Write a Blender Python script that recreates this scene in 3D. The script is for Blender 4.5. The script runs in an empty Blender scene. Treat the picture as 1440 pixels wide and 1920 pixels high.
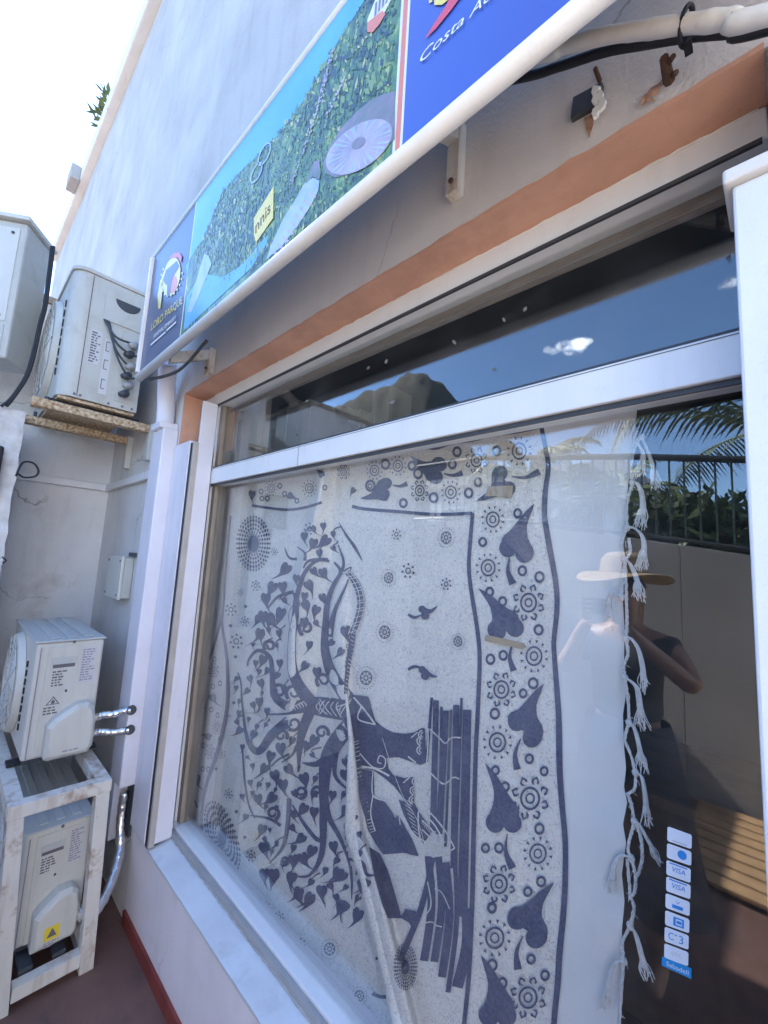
import bpy, math, random
import numpy as np
from mathutils import Vector, Matrix
from mathutils.geometry import delaunay_2d_cdt
random.seed(7)
R_ = math.radians
sc = bpy.context.scene
COL = sc.collection

# ------------------------------------------------------------------ camera
CAM_C = np.array([0.0, -0.7668, 1.65])
YAW, PITCH, ROLL, FPX = R_(44.0325), R_(6.9482), R_(3.2213), 786.93
def cam_axes():
    a, b, c = YAW, PITCH, ROLL
    f = np.array([-math.sin(a)*math.cos(b), math.cos(a)*math.cos(b), math.sin(b)])
    r = np.array([math.cos(a), math.sin(a), 0.0]); u = np.cross(r, f)
    return math.cos(c)*r + math.sin(c)*u, -math.sin(c)*r + math.cos(c)*u, f
CR, CU, CF = cam_axes()
cam = bpy.data.cameras.new('camera'); camo = bpy.data.objects.new('camera', cam); COL.objects.link(camo)
cam.sensor_fit = 'VERTICAL'; cam.sensor_height = 24.0; cam.lens = FPX/1920*24.0
cam.clip_start = 0.02; cam.clip_end = 3000
camo.matrix_world = Matrix(((CR[0], CU[0], -CF[0], CAM_C[0]), (CR[1], CU[1], -CF[1], CAM_C[1]), (CR[2], CU[2], -CF[2], CAM_C[2]), (0, 0, 0, 1)))
sc.camera = camo

def at(px, py, axis, val):
    """point of the photograph measured on a plane of the place (axis = val)"""
    d = CR*(px-720) + CU*(960-py) + CF*FPX
    t = (val - CAM_C[axis])/d[axis]
    return CAM_C + t*d

# ------------------------------------------------------------------ sky, sun, exposure
SUN = np.array([-0.694, 0.095, 0.713]); SUN /= np.linalg.norm(SUN)
w = bpy.data.worlds.new('World'); sc.world = w; w.use_nodes = True
nt = w.node_tree; nt.nodes.clear()
sky = nt.nodes.new('ShaderNodeTexSky'); sky.sky_type = 'NISHITA'; sky.sun_disc = False
sky.sun_elevation = math.asin(SUN[2]); sky.sun_rotation = math.atan2(SUN[0], SUN[1])
sky.altitude = 600; sky.air_density = 1.0; sky.dust_density = 0.12; sky.ozone_density = 6.0
bg = nt.nodes.new('ShaderNodeBackground'); bg.inputs['Strength'].default_value = 0.15
wo = nt.nodes.new('ShaderNodeOutputWorld')
nt.links.new(sky.outputs[0], bg.inputs['Color']); nt.links.new(bg.outputs[0], wo.inputs[0])
sl = bpy.data.lights.new('sun', 'SUN'); sl.energy = 4.2; sl.angle = R_(0.53); sl.color = (1.0, 0.965, 0.91)
so = bpy.data.objects.new('sun', sl); COL.objects.link(so)
so.rotation_euler = Vector(SUN).to_track_quat('Z', 'Y').to_euler()
so.location = (-6, 1, 9)
sc.view_settings.view_transform = 'Standard'; sc.view_settings.look = 'None'
sc.view_settings.exposure = 2.46; sc.view_settings.gamma = 1.0; sc.view_settings.use_curve_mapping = False
sc.cycles.max_bounces = 9; sc.cycles.transparent_max_bounces = 24; sc.cycles.use_denoising = True
sc.cycles.sample_clamp_indirect = 6.0

# ------------------------------------------------------------------ materials
def mat(name, col, rough=0.6, metal=0.0, var=0.0, scale=8.0, bump=0.0, bscale=60.0, dirt=None, dirt_amt=0.0, dscale=3.0, dlo=0.52, dhi=0.7, spec=None, col2=None, streak=None, streak_amt=0.0, crack=0.0, grain=0.0):
    m = bpy.data.materials.new(name); m.use_nodes = True
    n = m.node_tree.nodes; l = m.node_tree.links
    p = n['Principled BSDF']; p.inputs['Roughness'].default_value = rough; p.inputs['Metallic'].default_value = metal
    if spec is not None: p.inputs['Specular IOR Level'].default_value = spec
    tc = n.new('ShaderNodeTexCoord')
    base = None
    rgb = n.new('ShaderNodeRGB'); rgb.outputs[0].default_value = (*col, 1); base = rgb.outputs[0]
    if var > 0 or col2:
        t = n.new('ShaderNodeTexNoise'); t.inputs['Scale'].default_value = scale; t.inputs['Detail'].default_value = 6
        l.new(tc.outputs['Object'], t.inputs['Vector'])
        mx = n.new('ShaderNodeMix'); mx.data_type = 'RGBA'
        c2 = col2 or tuple(c*(1-var) for c in col)
        mx.inputs[6].default_value = (*[min(1, c*(1+var*.4)) for c in col], 1); mx.inputs[7].default_value = (*c2, 1)
        rp = n.new('ShaderNodeMapRange'); rp.inputs[1].default_value = .35; rp.inputs[2].default_value = .68
        l.new(t.outputs[0], rp.inputs[0]); l.new(rp.outputs[0], mx.inputs[0]); base = mx.outputs[2]
    if dirt:
        t = n.new('ShaderNodeTexNoise'); t.inputs['Scale'].default_value = dscale; t.inputs['Detail'].default_value = 9; t.inputs['Roughness'].default_value = .68
        l.new(tc.outputs['Object'], t.inputs['Vector'])
        rp = n.new('ShaderNodeMapRange'); rp.inputs[1].default_value = dlo; rp.inputs[2].default_value = dhi; rp.inputs[4].default_value = dirt_amt
        l.new(t.outputs[0], rp.inputs[0])
        mx = n.new('ShaderNodeMix'); mx.data_type = 'RGBA'; mx.inputs[7].default_value = (*dirt, 1)
        l.new(rp.outputs[0], mx.inputs[0]); l.new(base, mx.inputs[6]); base = mx.outputs[2]
    if streak:
        mp = n.new('ShaderNodeMapping'); mp.inputs['Scale'].default_value = (9, 9, 1.1); l.new(tc.outputs['Object'], mp.inputs[0])
        t = n.new('ShaderNodeTexNoise'); t.inputs['Scale'].default_value = 1.6; t.inputs['Detail'].default_value = 7; t.inputs['Roughness'].default_value = .6
        l.new(mp.outputs[0], t.inputs['Vector'])
        rp = n.new('ShaderNodeMapRange'); rp.inputs[1].default_value = .52; rp.inputs[2].default_value = .78; rp.inputs[4].default_value = streak_amt
        l.new(t.outputs[0], rp.inputs[0])
        mx = n.new('ShaderNodeMix'); mx.data_type = 'RGBA'; mx.inputs[7].default_value = (*streak, 1)
        l.new(rp.outputs[0], mx.inputs[0]); l.new(base, mx.inputs[6]); base = mx.outputs[2]
    if crack > 0:
        nz = n.new('ShaderNodeTexNoise'); nz.inputs['Scale'].default_value = 3.5; nz.inputs['Detail'].default_value = 5; l.new(tc.outputs['Object'], nz.inputs['Vector'])
        mv = n.new('ShaderNodeMix'); mv.data_type = 'RGBA'; mv.inputs[0].default_value = .25; l.new(tc.outputs['Object'], mv.inputs[6]); l.new(nz.outputs['Color'], mv.inputs[7])
        vo = n.new('ShaderNodeTexVoronoi'); vo.feature = 'DISTANCE_TO_EDGE'; vo.inputs['Scale'].default_value = 1.7; l.new(mv.outputs[2], vo.inputs['Vector'])
        rp = n.new('ShaderNodeMapRange'); rp.inputs[1].default_value = .0015; rp.inputs[2].default_value = .006; rp.inputs[3].default_value = crack; rp.inputs[4].default_value = 0
        l.new(vo.outputs['Distance'], rp.inputs[0])
        ms = n.new('ShaderNodeTexNoise'); ms.inputs['Scale'].default_value = 1.3; l.new(tc.outputs['Object'], ms.inputs['Vector'])
        r2 = n.new('ShaderNodeMapRange'); r2.inputs[1].default_value = .5; r2.inputs[2].default_value = .62; l.new(ms.outputs[0], r2.inputs[0])
        mu = n.new('ShaderNodeMath'); mu.operation = 'MULTIPLY'; l.new(rp.outputs[0], mu.inputs[0]); l.new(r2.outputs[0], mu.inputs[1])
        mx = n.new('ShaderNodeMix'); mx.data_type = 'RGBA'; mx.inputs[7].default_value = (.12, .10, .09, 1)
        l.new(mu.outputs[0], mx.inputs[0]); l.new(base, mx.inputs[6]); base = mx.outputs[2]
    if grain > 0:
        t = n.new('ShaderNodeTexNoise'); t.inputs['Scale'].default_value = 330; t.inputs['Detail'].default_value = 3; l.new(tc.outputs['Object'], t.inputs['Vector'])
        rp = n.new('ShaderNodeMapRange'); rp.inputs[1].default_value = .56; rp.inputs[2].default_value = .72; rp.inputs[4].default_value = grain
        l.new(t.outputs[0], rp.inputs[0])
        mx = n.new('ShaderNodeMix'); mx.data_type = 'RGBA'; mx.inputs[7].default_value = (.22, .2, .19, 1)
        l.new(rp.outputs[0], mx.inputs[0]); l.new(base, mx.inputs[6]); base = mx.outputs[2]
    l.new(base, p.inputs['Base Color'])
    if bump > 0:
        t = n.new('ShaderNodeTexNoise'); t.inputs['Scale'].default_value = bscale; t.inputs['Detail'].default_value = 4
        l.new(tc.outputs['Object'], t.inputs['Vector'])
        b = n.new('ShaderNodeBump'); b.inputs['Strength'].default_value = bump; b.inputs['Distance'].default_value = .004
        l.new(t.outputs[0], b.inputs['Height']); l.new(b.outputs[0], p.inputs['Normal'])
    return m

M = {}
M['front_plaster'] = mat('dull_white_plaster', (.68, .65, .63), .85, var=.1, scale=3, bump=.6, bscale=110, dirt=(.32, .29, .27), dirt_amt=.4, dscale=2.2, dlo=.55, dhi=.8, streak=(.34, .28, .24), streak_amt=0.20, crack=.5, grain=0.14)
M['upper_plaster_dimmed'] = mat('dimmed_white_plaster', (.50, .50, .50), .85, var=.14, scale=2, bump=.6, bscale=110, dirt=(.26, .24, .23), dirt_amt=.5, dscale=1.6, dlo=.5, dhi=.8, streak=(.2, .18, .17), streak_amt=0.25, crack=.4, grain=0.14)  # wall plaster darkened in colour so the strongly lit upper part looks dimmer
M['plaster'] = mat('white_plaster', (.74, .73, .73), .85, var=.08, scale=3, bump=.5, bscale=110, dirt=(.42, .38, .34), dirt_amt=.35, dscale=2.2, dlo=.55, dhi=.8, streak=(.4, .36, .33), streak_amt=0.15, crack=.4, grain=0.11)
M['plaster_dirty'] = mat('weathered_plaster', (.70, .69, .69), .88, var=.12, scale=2.3, bump=.6, bscale=60, dirt=(.33, .27, .22), dirt_amt=.6, dscale=2.6, dlo=.55, dhi=.76, streak=(.3, .25, .21), streak_amt=0.25, crack=.6, grain=0.14)
M['rough_plaster'] = mat('rough_plaster', (.66, .65, .64), .9, var=.2, scale=14, bump=1.0, bscale=35, dirt=(.3, .27, .24), dirt_amt=.4, dscale=8)
M['pink_plaster'] = mat('pinkish_white_paint', (.82, .76, .77), .75, var=.06, scale=4, bump=.25, bscale=90, dirt=(.5, .42, .4), dirt_amt=.4, dscale=5, dlo=.58, dhi=.8, streak=(.5, .44, .43), streak_amt=0.15, crack=.15, grain=0.11)
M['sill'] = mat('sill_paint', (.70, .73, .76), .5, var=.10, scale=6, bump=.25, bscale=50, dirt=(.42, .43, .43), dirt_amt=.5, dscale=9, dlo=.55, dhi=.75, grain=0.14)
M['orange'] = mat('orange_paint', (.64, .35, .24), .7, var=.16, scale=5, bump=.3, bscale=70, dirt=(.4, .2, .12), dirt_amt=.4, dscale=7, streak=(.42, .2, .13), streak_amt=0.15, crack=.15, grain=0.09)
M['white_alu'] = mat('white_lacquered_aluminium', (.76, .78, .80), .35, var=.04, scale=5, dirt=(.5, .48, .46), dirt_amt=.35, dscale=14, dlo=.6, dhi=.78, streak=(.45, .43, .42), streak_amt=0.15, grain=0.08)
M['grey_alu'] = mat('grey_aluminium', (.36, .36, .36), .45, var=.1, scale=9, dirt=(.28, .24, .2), dirt_amt=.5, dscale=12)
M['beige_alu'] = mat('beige_frame', (.47, .42, .38), .5, var=.12, scale=11, streak=(.25, .2, .17), streak_amt=0.25, grain=0.14)
M['brown_frame'] = mat('brown_frame', (.30, .24, .19), .5, var=.15, scale=8)
M['pvc'] = mat('white_pvc', (.74, .72, .77), .4, var=.04, scale=5, dirt=(.55, .5, .5), dirt_amt=.3, dscale=10, dlo=.58, dhi=.8, streak=(.45, .42, .42), streak_amt=.35)
M['black'] = mat('black_rubber', (.012, .012, .016), .55)
M['dark_grey'] = mat('dark_grey_plastic', (.05, .055, .065), .5, var=.1)
M['red'] = mat('red_floor_paint', (.24, .045, .035), .65, var=.3, scale=12, dirt=(.12, .07, .06), dirt_amt=.7, dscale=9)
M['pave'] = mat('brown_paving', (.17, .092, .072), .6, var=.3, scale=3, bump=.3, bscale=40, dirt=(.06, .05, .05), dirt_amt=.6, dscale=5)
M['bounce_pave'] = mat('pale_bounce_paving', (.52, .46, .39), .7, var=.15, scale=3, bump=.2, bscale=40)
M['earth'] = mat('dry_ground', (.22, .17, .12), .9, var=.3, scale=.4)
M['ac'] = mat('cream_sheet_metal', (.60, .585, .53), .45, var=.05, scale=3, dirt=(.4, .36, .3), dirt_amt=.35, dscale=7, dlo=.58, dhi=.8, streak=(.32, .26, .19), streak_amt=0.25, grain=0.07)
M['ac_grey'] = mat('aged_cream_sheet_metal', (.50, .50, .46), .5, var=.08, scale=3, dirt=(.34, .29, .22), dirt_amt=.45, dscale=6, streak=(.28, .22, .15), streak_amt=0.30, grain=0.09)
M['ac_lid'] = mat('ac_lid', (.50, .51, .49), .45, var=.06, scale=4)
M['label'] = mat('printed_label', (.55, .55, .55), .5)
M['ink'] = mat('label_ink', (.13, .12, .14), .6)
M['ink_purple'] = mat('label_print_grey', (.30, .27, .32), .6)
M['yellow'] = mat('yellow_sticker', (.75, .58, .05), .5)
M['rust_white'] = mat('rusty_white_steel', (.66, .63, .57), .6, var=.08, scale=8, bump=.3, bscale=60, dirt=(.26, .12, .045), dirt_amt=.9, dscale=7, dlo=.54, dhi=.66, streak=(.28, .13, .05), streak_amt=.75)
M['rust'] = mat('speckled_rusty_steel', (.62, .50, .34), .75, col2=(.25, .13, .05), scale=70, bump=.5, bscale=80)
M['rust_dark'] = mat('dark_rust', (.09, .045, .028), .85, var=.4, scale=40, bump=.8, bscale=60)
M['rust_stain'] = mat('rust_stained_plaster', (.5, .30, .2), .9, col2=(.2, .1, .07), scale=60, bump=.8, bscale=50)
M['foil'] = mat('aluminium_foil', (.78, .78, .78), .22, metal=1.0, bump=1.0, bscale=45)
M['wrap'] = mat('white_pipe_wrap', (.74, .70, .65), .6, var=.1, scale=20, bump=.5, bscale=40)
M['navy'] = mat('navy_print', (.045, .055, .125), .95, col2=(.115, .125, .20), scale=150, dirt=(.17, .18, .25), dirt_amt=.55, dscale=14, dlo=.48, dhi=.7)
M['sign_white'] = mat('white_sign_frame', (.78, .75, .71), .4, var=.05, scale=6, dirt=(.5, .45, .4), dirt_amt=.3, dscale=9, streak=(.42, .37, .33), streak_amt=0.17, grain=0.09)
M['sign_navy'] = mat('sign_navy_print', (.045, .075, .17), .3)
M['sign_blue'] = mat('sign_blue_print', (.03, .10, .48), .3, col2=(.06, .085, .38), scale=1.6)
M['sign_cyan'] = mat('sign_water_print', (.06, .32, .72), .3, col2=(.10, .42, .78), scale=5)
M['sign_pale'] = mat('sign_pale_print', (.45, .55, .68), .3, col2=(.30, .42, .60), scale=14)
M['sign_sky'] = mat('sign_sky_print', (.035, .33, .68), .3, col2=(.13, .48, .72), scale=2.5)
M['sign_orange'] = mat('sign_orange_print', (.75, .20, .10), .3)
M['sign_yellow'] = mat('sign_yellow_print', (.82, .66, .12), .3)
M['sign_red'] = mat('sign_red_print', (.68, .06, .10), .3)
M['sign_ring'] = mat('sign_ring_print', (.55, .48, .58), .3, col2=(.30, .26, .36), scale=16)
M['sign_mauve'] = mat('sign_mauve_print', (.26, .20, .27), .3, col2=(.12, .17, .14), scale=22)
M['print_white'] = mat('white_print', (.78, .78, .76), .4)
M['cream_print'] = mat('cream_print', (.85, .82, .55), .4)
M['card_blue'] = mat('card_blue_print', (.02, .25, .66), .4)
M['card_white'] = mat('card_white_vinyl', (.70, .76, .84), .35)
M['sky_blue'] = mat('bank_blue_vinyl', (.01, .27, .62), .35)
M['tape'] = mat('brown_tape', (.42, .32, .22), .4)
M['yarn'] = mat('white_cotton_yarn', (.76, .74, .73), .95, var=.12, scale=120, bump=.6, bscale=300)
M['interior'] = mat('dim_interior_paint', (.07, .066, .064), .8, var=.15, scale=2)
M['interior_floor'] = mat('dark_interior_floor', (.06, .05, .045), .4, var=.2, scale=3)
M['wood'] = mat('brown_wood', (.24, .13, .065), .5, var=.35, scale=9)
M['deck'] = mat('tan_decking', (.46, .29, .15), .6, var=.25, scale=12)
M['file'] = mat('box_file_card', (.66, .68, .68), .6, var=.08, scale=6)
M['wall_grey'] = mat('grey_render', (.42, .40, .385), .85, var=.12, scale=2, bump=.3, bscale=30, streak=(.25, .23, .21), streak_amt=.5)
M['rail_green'] = mat('green_painted_iron', (.10, .15, .12), .4, var=.1)
M['rail_dark'] = mat('dark_painted_iron', (.025, .03, .03), .45)
M['palm'] = mat('palm_leaf', (.10, .15, .05), .5, col2=(.20, .22, .08), scale=6)
M['palm_dry'] = mat('dry_palm_leaf', (.20, .16, .07), .6, var=.3, scale=6)
M['palm_trunk'] = mat('palm_trunk', (.16, .115, .08), .9, var=.4, scale=14, bump=1, bscale=30)
M['leaf'] = mat('shrub_leaf', (.05, .09, .03), .55, col2=(.11, .14, .045), scale=5)
M['hill'] = mat('scrubby_hillside', (.045, .048, .032), .95, col2=(.075, .065, .045), scale=.05)
M['house'] = mat('house_render', (.55, .53, .52), .85, var=.08, scale=1)
M['house_glass'] = mat('house_window_glass', (.03, .035, .04), .1)
M['tile_roof'] = mat('terracotta_roof', (.24, .13, .09), .8, var=.25, scale=6)
M['skin'] = mat('skin', (.42, .25, .18), .5, var=.05)
M['straw'] = mat('straw', (.46, .33, .19), .8, var=.25, scale=60, bump=.6, bscale=150)
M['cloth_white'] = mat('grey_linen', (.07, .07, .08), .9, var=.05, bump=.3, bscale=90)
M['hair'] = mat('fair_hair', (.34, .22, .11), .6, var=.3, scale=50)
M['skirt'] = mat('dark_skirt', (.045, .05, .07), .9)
M['sticker_white'] = mat('white_leaf_sticker', (.20, .20, .19), .6, var=.4, scale=80)
M['stain'] = mat('damp_stain', (.18, .13, .09), .9, col2=(.34, .28, .22), scale=18)

# print with its own texture
M['dab_dark'] = mat('dark_leaf_print', (.012, .035, .03), .3)
M['dab_mid'] = mat('mid_leaf_print', (.05, .14, .04), .3)
M['dab_light'] = mat('light_leaf_print', (.19, .30, .07), .3)
M['dab_yellow'] = mat('bright_leaf_print', (.45, .46, .16), .3)
M['dab_water'] = mat('pool_print', (.18, .38, .50), .3)
def jungle():
    m = mat('sign_jungle_print', (.04, .13, .035), .3)
    n = m.node_tree.nodes; l = m.node_tree.links; p = n['Principled BSDF']
    tc = n.new('ShaderNodeTexCoord')
    mp = n.new('ShaderNodeMapping'); mp.inputs['Scale'].default_value = (1.2, 1, .55); mp.inputs['Rotation'].default_value = (0, R_(25), 0)
    l.new(tc.outputs['Object'], mp.inputs[0])
    t = n.new('ShaderNodeTexNoise'); t.inputs['Scale'].default_value = 20; t.inputs['Detail'].default_value = 10; t.inputs['Roughness'].default_value = .72; t.inputs['Distortion'].default_value = .6
    l.new(mp.outputs[0], t.inputs['Vector'])
    r = n.new('ShaderNodeValToRGB'); e = r.color_ramp.elements
    e[0].position = .36; e[0].color = (.012, .03, .03, 1); e[1].position = .68; e[1].color = (.50, .55, .20, 1)
    a = e.new(.46); a.color = (.05, .12, .04, 1); a = e.new(.58); a.color = (.12, .26, .05, 1)
    l.new(t.outputs[0], r.inputs[0]); l.new(r.outputs[0], p.inputs['Base Color'])
    return m
M['jungle'] = jungle()

def fabric(name, col, squig):
    m = mat(name, col, .95, var=.06, scale=4)
    n = m.node_tree.nodes; l = m.node_tree.links; p = n['Principled BSDF']
    src = p.inputs['Base Color'].links[0].from_socket
    tc = n.new('ShaderNodeTexCoord')
    if squig:
        t = n.new('ShaderNodeTexNoise'); t.inputs['Scale'].default_value = 62; t.inputs['Detail'].default_value = 1.0; t.inputs['Distortion'].default_value = 1.9
        l.new(tc.outputs['Object'], t.inputs['Vector'])
        s = n.new('ShaderNodeMath'); s.operation = 'SUBTRACT'; s.inputs[1].default_value = .5; l.new(t.outputs[0], s.inputs[0])
        a = n.new('ShaderNodeMath'); a.operation = 'ABSOLUTE'; l.new(s.outputs[0], a.inputs[0])
        rp = n.new('ShaderNodeMapRange'); rp.inputs[1].default_value = .014; rp.inputs[2].default_value = .040; rp.inputs[3].default_value = .42; rp.inputs[4].default_value = 0
        l.new(a.outputs[0], rp.inputs[0])
        mx = n.new('ShaderNodeMix'); mx.data_type = 'RGBA'; mx.inputs[7].default_value = (.17, .17, .22, 1)
        l.new(rp.outputs[0], mx.inputs[0]); l.new(src, mx.inputs[6]); src = mx.outputs[2]
    l.new(src, p.inputs['Base Color'])
    # weave
    hs = []
    for sc_ in ((1, 1, 260), (260, 1, 1)):
        mp = n.new('ShaderNodeMapping'); mp.inputs['Scale'].default_value = sc_
        l.new(tc.outputs['Object'], mp.inputs[0])
        t = n.new('ShaderNodeTexNoise'); t.inputs['Scale'].default_value = 4; t.inputs['Detail'].default_value = 2; l.new(mp.outputs[0], t.inputs['Vector']); hs.append(t)
    ad = n.new('ShaderNodeMath'); ad.operation = 'ADD'; l.new(hs[0].outputs[0], ad.inputs[0]); l.new(hs[1].outputs[0], ad.inputs[1])
    b = n.new('ShaderNodeBump'); b.inputs['Strength'].default_value = .35; b.inputs['Distance'].default_value = .002
    l.new(ad.outputs[0], b.inputs['Height']); l.new(b.outputs[0], p.inputs['Normal'])
    # thin cotton lets a little light through
    tr = n.new('ShaderNodeBsdfTranslucent'); l.new(src, tr.inputs['Color'])
    ms = n.new('ShaderNodeMixShader'); ms.inputs[0].default_value = .05
    l.new(p.outputs[0], ms.inputs[1]); l.new(tr.outputs[0], ms.inputs[2])
    l.new(ms.outputs[0], n['Material Output'].inputs[0])
    return m
M['muslin'] = fabric('plain_cotton', (.86, .84, .83), False)
M['printed'] = fabric('crackle_printed_cotton', (.84, .79, .74), True)

def glass():
    m = bpy.data.materials.new('window_glass'); m.use_nodes = True
    n = m.node_tree.nodes; l = m.node_tree.links; n.clear()
    o = n.new('ShaderNodeOutputMaterial')
    lw = n.new('ShaderNodeLayerWeight'); lw.inputs['Blend'].default_value = .5
    pw = n.new('ShaderNodeMath'); pw.operation = 'POWER'; pw.inputs[1].default_value = 4.0; l.new(lw.outputs['Facing'], pw.inputs[0])
    ma = n.new('ShaderNodeMath'); ma.operation = 'MULTIPLY_ADD'; ma.inputs[1].default_value = .85; ma.inputs[2].default_value = .068; l.new(pw.outputs[0], ma.inputs[0])
    t = n.new('ShaderNodeBsdfTransparent'); t.inputs[0].default_value = (.98, .99, .985, 1)
    g = n.new('ShaderNodeBsdfGlossy'); g.inputs['Roughness'].default_value = 0.0; g.inputs['Color'].default_value = (.96, .98, 1, 1)
    mx = n.new('ShaderNodeMixShader'); l.new(ma.outputs[0], mx.inputs[0]); l.new(t.outputs[0], mx.inputs[1]); l.new(g.outputs[0], mx.inputs[2])
    # a film of dust
    tc = n.new('ShaderNodeTexCoord'); nz = n.new('ShaderNodeTexNoise'); nz.inputs['Scale'].default_value = 6; nz.inputs['Detail'].default_value = 8; nz.inputs['Roughness'].default_value = .7
    l.new(tc.outputs['Object'], nz.inputs['Vector'])
    rp = n.new('ShaderNodeMapRange'); rp.inputs[1].default_value = .45; rp.inputs[2].default_value = .8; rp.inputs[3].default_value = .009; rp.inputs[4].default_value = .042
    l.new(nz.outputs[0], rp.inputs[0])
    d = n.new('ShaderNodeBsdfDiffuse'); d.inputs[0].default_value = (.6, .6, .6, 1)
    m2 = n.new('ShaderNodeMixShader'); l.new(rp.outputs[0], m2.inputs[0]); l.new(mx.outputs[0], m2.inputs[1]); l.new(d.outputs[0], m2.inputs[2])
    l.new(m2.outputs[0], o.inputs[0])
    return m
M['glass'] = glass()

# ------------------------------------------------------------------ helpers
def tag(o, label=None, cat=None, group=None, kind=None):
    if label: o['label'] = label
    if cat: o['category'] = cat
    if group: o['group'] = group
    if kind: o['kind'] = kind
    return o

def wloc(o):
    v = Vector((0, 0, 0))
    while o is not None:
        v = v + o.location; o = o.parent
    return v

def thing(name, label, cat, loc=(0, 0, 0), group=None):
    o = bpy.data.objects.new(name, None); COL.objects.link(o); o.empty_display_size = .1
    o.location = Vector([float(c) for c in loc]); return tag(o, label, cat, group)

class MB:
    def __init__(s): s.v = []; s.f = []; s.m = []; s.mi = 0
    def add(s, vs, fs):
        k = len(s.v); s.v += [tuple(float(c) for c in v) for v in vs]; s.f += [tuple(i+k for i in f) for f in fs]; s.m += [s.mi]*len(fs); return s
    def box(s, x0, x1, y0, y1, z0, z1, rot=0, piv=(0, 0)):
        vs = [(x, y, z) for z in (z0, z1) for y in (y0, y1) for x in (x0, x1)]
        if rot:
            c, q = math.cos(rot), math.sin(rot)
            vs = [(piv[0]+(x-piv[0])*c-(y-piv[1])*q, piv[1]+(x-piv[0])*q+(y-piv[1])*c, z) for x, y, z in vs]
        return s.add(vs, [(0, 2, 3, 1), (4, 5, 7, 6), (0, 1, 5, 4), (2, 6, 7, 3), (0, 4, 6, 2), (1, 3, 7, 5)])
    def prism(s, pts, axis, a, b):
        """polygon pts (2d) extruded along axis from a to b"""
        def mk(p, t):
            return {0: (t, p[0], p[1]), 1: (p[0], t, p[1]), 2: (p[0], p[1], t)}[axis]
        n = len(pts)
        s.add([mk(p, a) for p in pts]+[mk(p, b) for p in pts],
              [tuple(range(n))[::-1], tuple(range(n, 2*n))]+[(i, (i+1) % n, n+(i+1) % n, n+i) for i in range(n)])
        return s
    def tube(s, path, r, n=8, cap=True):
        P = [Vector([float(c) for c in p]) for p in path]
        rs = r if hasattr(r, '__len__') else [r]*len(P)
        rings = []; up = None
        for i, p in enumerate(P):
            t = (P[min(i+1, len(P)-1)]-P[max(i-1, 0)]).normalized()
            if up is None:
                up = Vector((0, 0, 1)) if abs(t.z) < .9 else Vector((1, 0, 0))
            a = t.cross(up).normalized(); up = a.cross(t).normalized()
            rings.append([p+(a*math.cos(2*math.pi*k/n)+up*math.sin(2*math.pi*k/n))*rs[i] for k in range(n)])
        vs = [v for r_ in rings for v in r_]; fs = []
        for i in range(len(P)-1):
            for k in range(n):
                fs.append((i*n+k, i*n+(k+1) % n, (i+1)*n+(k+1) % n, (i+1)*n+k))
        if cap: fs += [tuple(range(n))[::-1], tuple((len(P)-1)*n+k for k in range(n))]
        return s.add(vs, fs)
    def cyl(s, a, b, r, n=12): return s.tube([a, b], r, n)
    def build(s, name, m, parent=None, smooth=False, bevel=0, seg=2, kind=None):
        me = bpy.data.meshes.new(name); me.from_pydata(s.v, [], s.f)
        ms = m if isinstance(m, (list, tuple)) else [m]
        for x in ms: me.materials.append(x)
        if len(ms) > 1: me.polygons.foreach_set('material_index', s.m)
        if smooth: me.polygons.foreach_set('use_smooth', [True]*len(me.polygons))
        me.update()
        o = bpy.data.objects.new(name, me); COL.objects.link(o)
        if parent:
            o.parent = parent; o.location = -wloc(parent)
        if bevel:
            b = o.modifiers.new('bevel', 'BEVEL'); b.width = bevel; b.segments = seg; b.limit_method = 'ANGLE'; b.angle_limit = R_(40)
        if kind: o['kind'] = kind
        return o

def copy_tree(o, parent=None):
    c = o.copy(); COL.objects.link(c); c.parent = parent
    for ch in list(o.children): copy_tree(ch, c)
    return c

def smoothpath(pts, n=6):
    """catmull-rom through points"""
    P = [np.array(p, float) for p in pts]; out = []
    for i in range(len(P)-1):
        p0 = P[max(i-1, 0)]; p1 = P[i]; p2 = P[i+1]; p3 = P[min(i+2, len(P)-1)]
        for k in range(n):
            t = k/n
            out.append(.5*((2*p1)+(-p0+p2)*t+(2*p0-5*p1+4*p2-p3)*t*t+(-p0+3*p1-3*p2+p3)*t**3))
    out.append(P[-1]); return out

_tc = {}
def text2d(s, shear=0.0):
    """triangles of a word, height of a capital about 0.7, origin at its left end"""
    if (s, shear) in _tc: return _tc[(s, shear)]
    cu = bpy.data.curves.new('word', 'FONT'); cu.body = s; cu.shear = shear; cu.resolution_u = 3
    o = bpy.data.objects.new('word', cu); COL.objects.link(o)
    dg = bpy.context.evaluated_depsgraph_get(); dg.update()
    me = o.evaluated_get(dg).to_mesh()
    vs = [tuple(v.co[:2]) for v in me.vertices]; fs = [tuple(p.vertices) for p in me.polygons]
    o.evaluated_get(dg).to_mesh_clear(); bpy.data.objects.remove(o); bpy.data.curves.remove(cu)
    _tc[(s, shear)] = (vs, fs); return vs, fs

def word_on(mb, s, fn, shear=0.0):
    """lay a word out in a unit rectangle (0..1, 0..1) and map it with fn(u, v)"""
    vs, fs = text2d(s, shear)
    x0 = min(v[0] for v in vs); x1 = max(v[0] for v in vs); y0 = min(v[1] for v in vs); y1 = max(v[1] for v in vs)
    mb.add([fn((v[0]-x0)/(x1-x0), (v[1]-y0)/(y1-y0)) for v in vs], fs)

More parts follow.
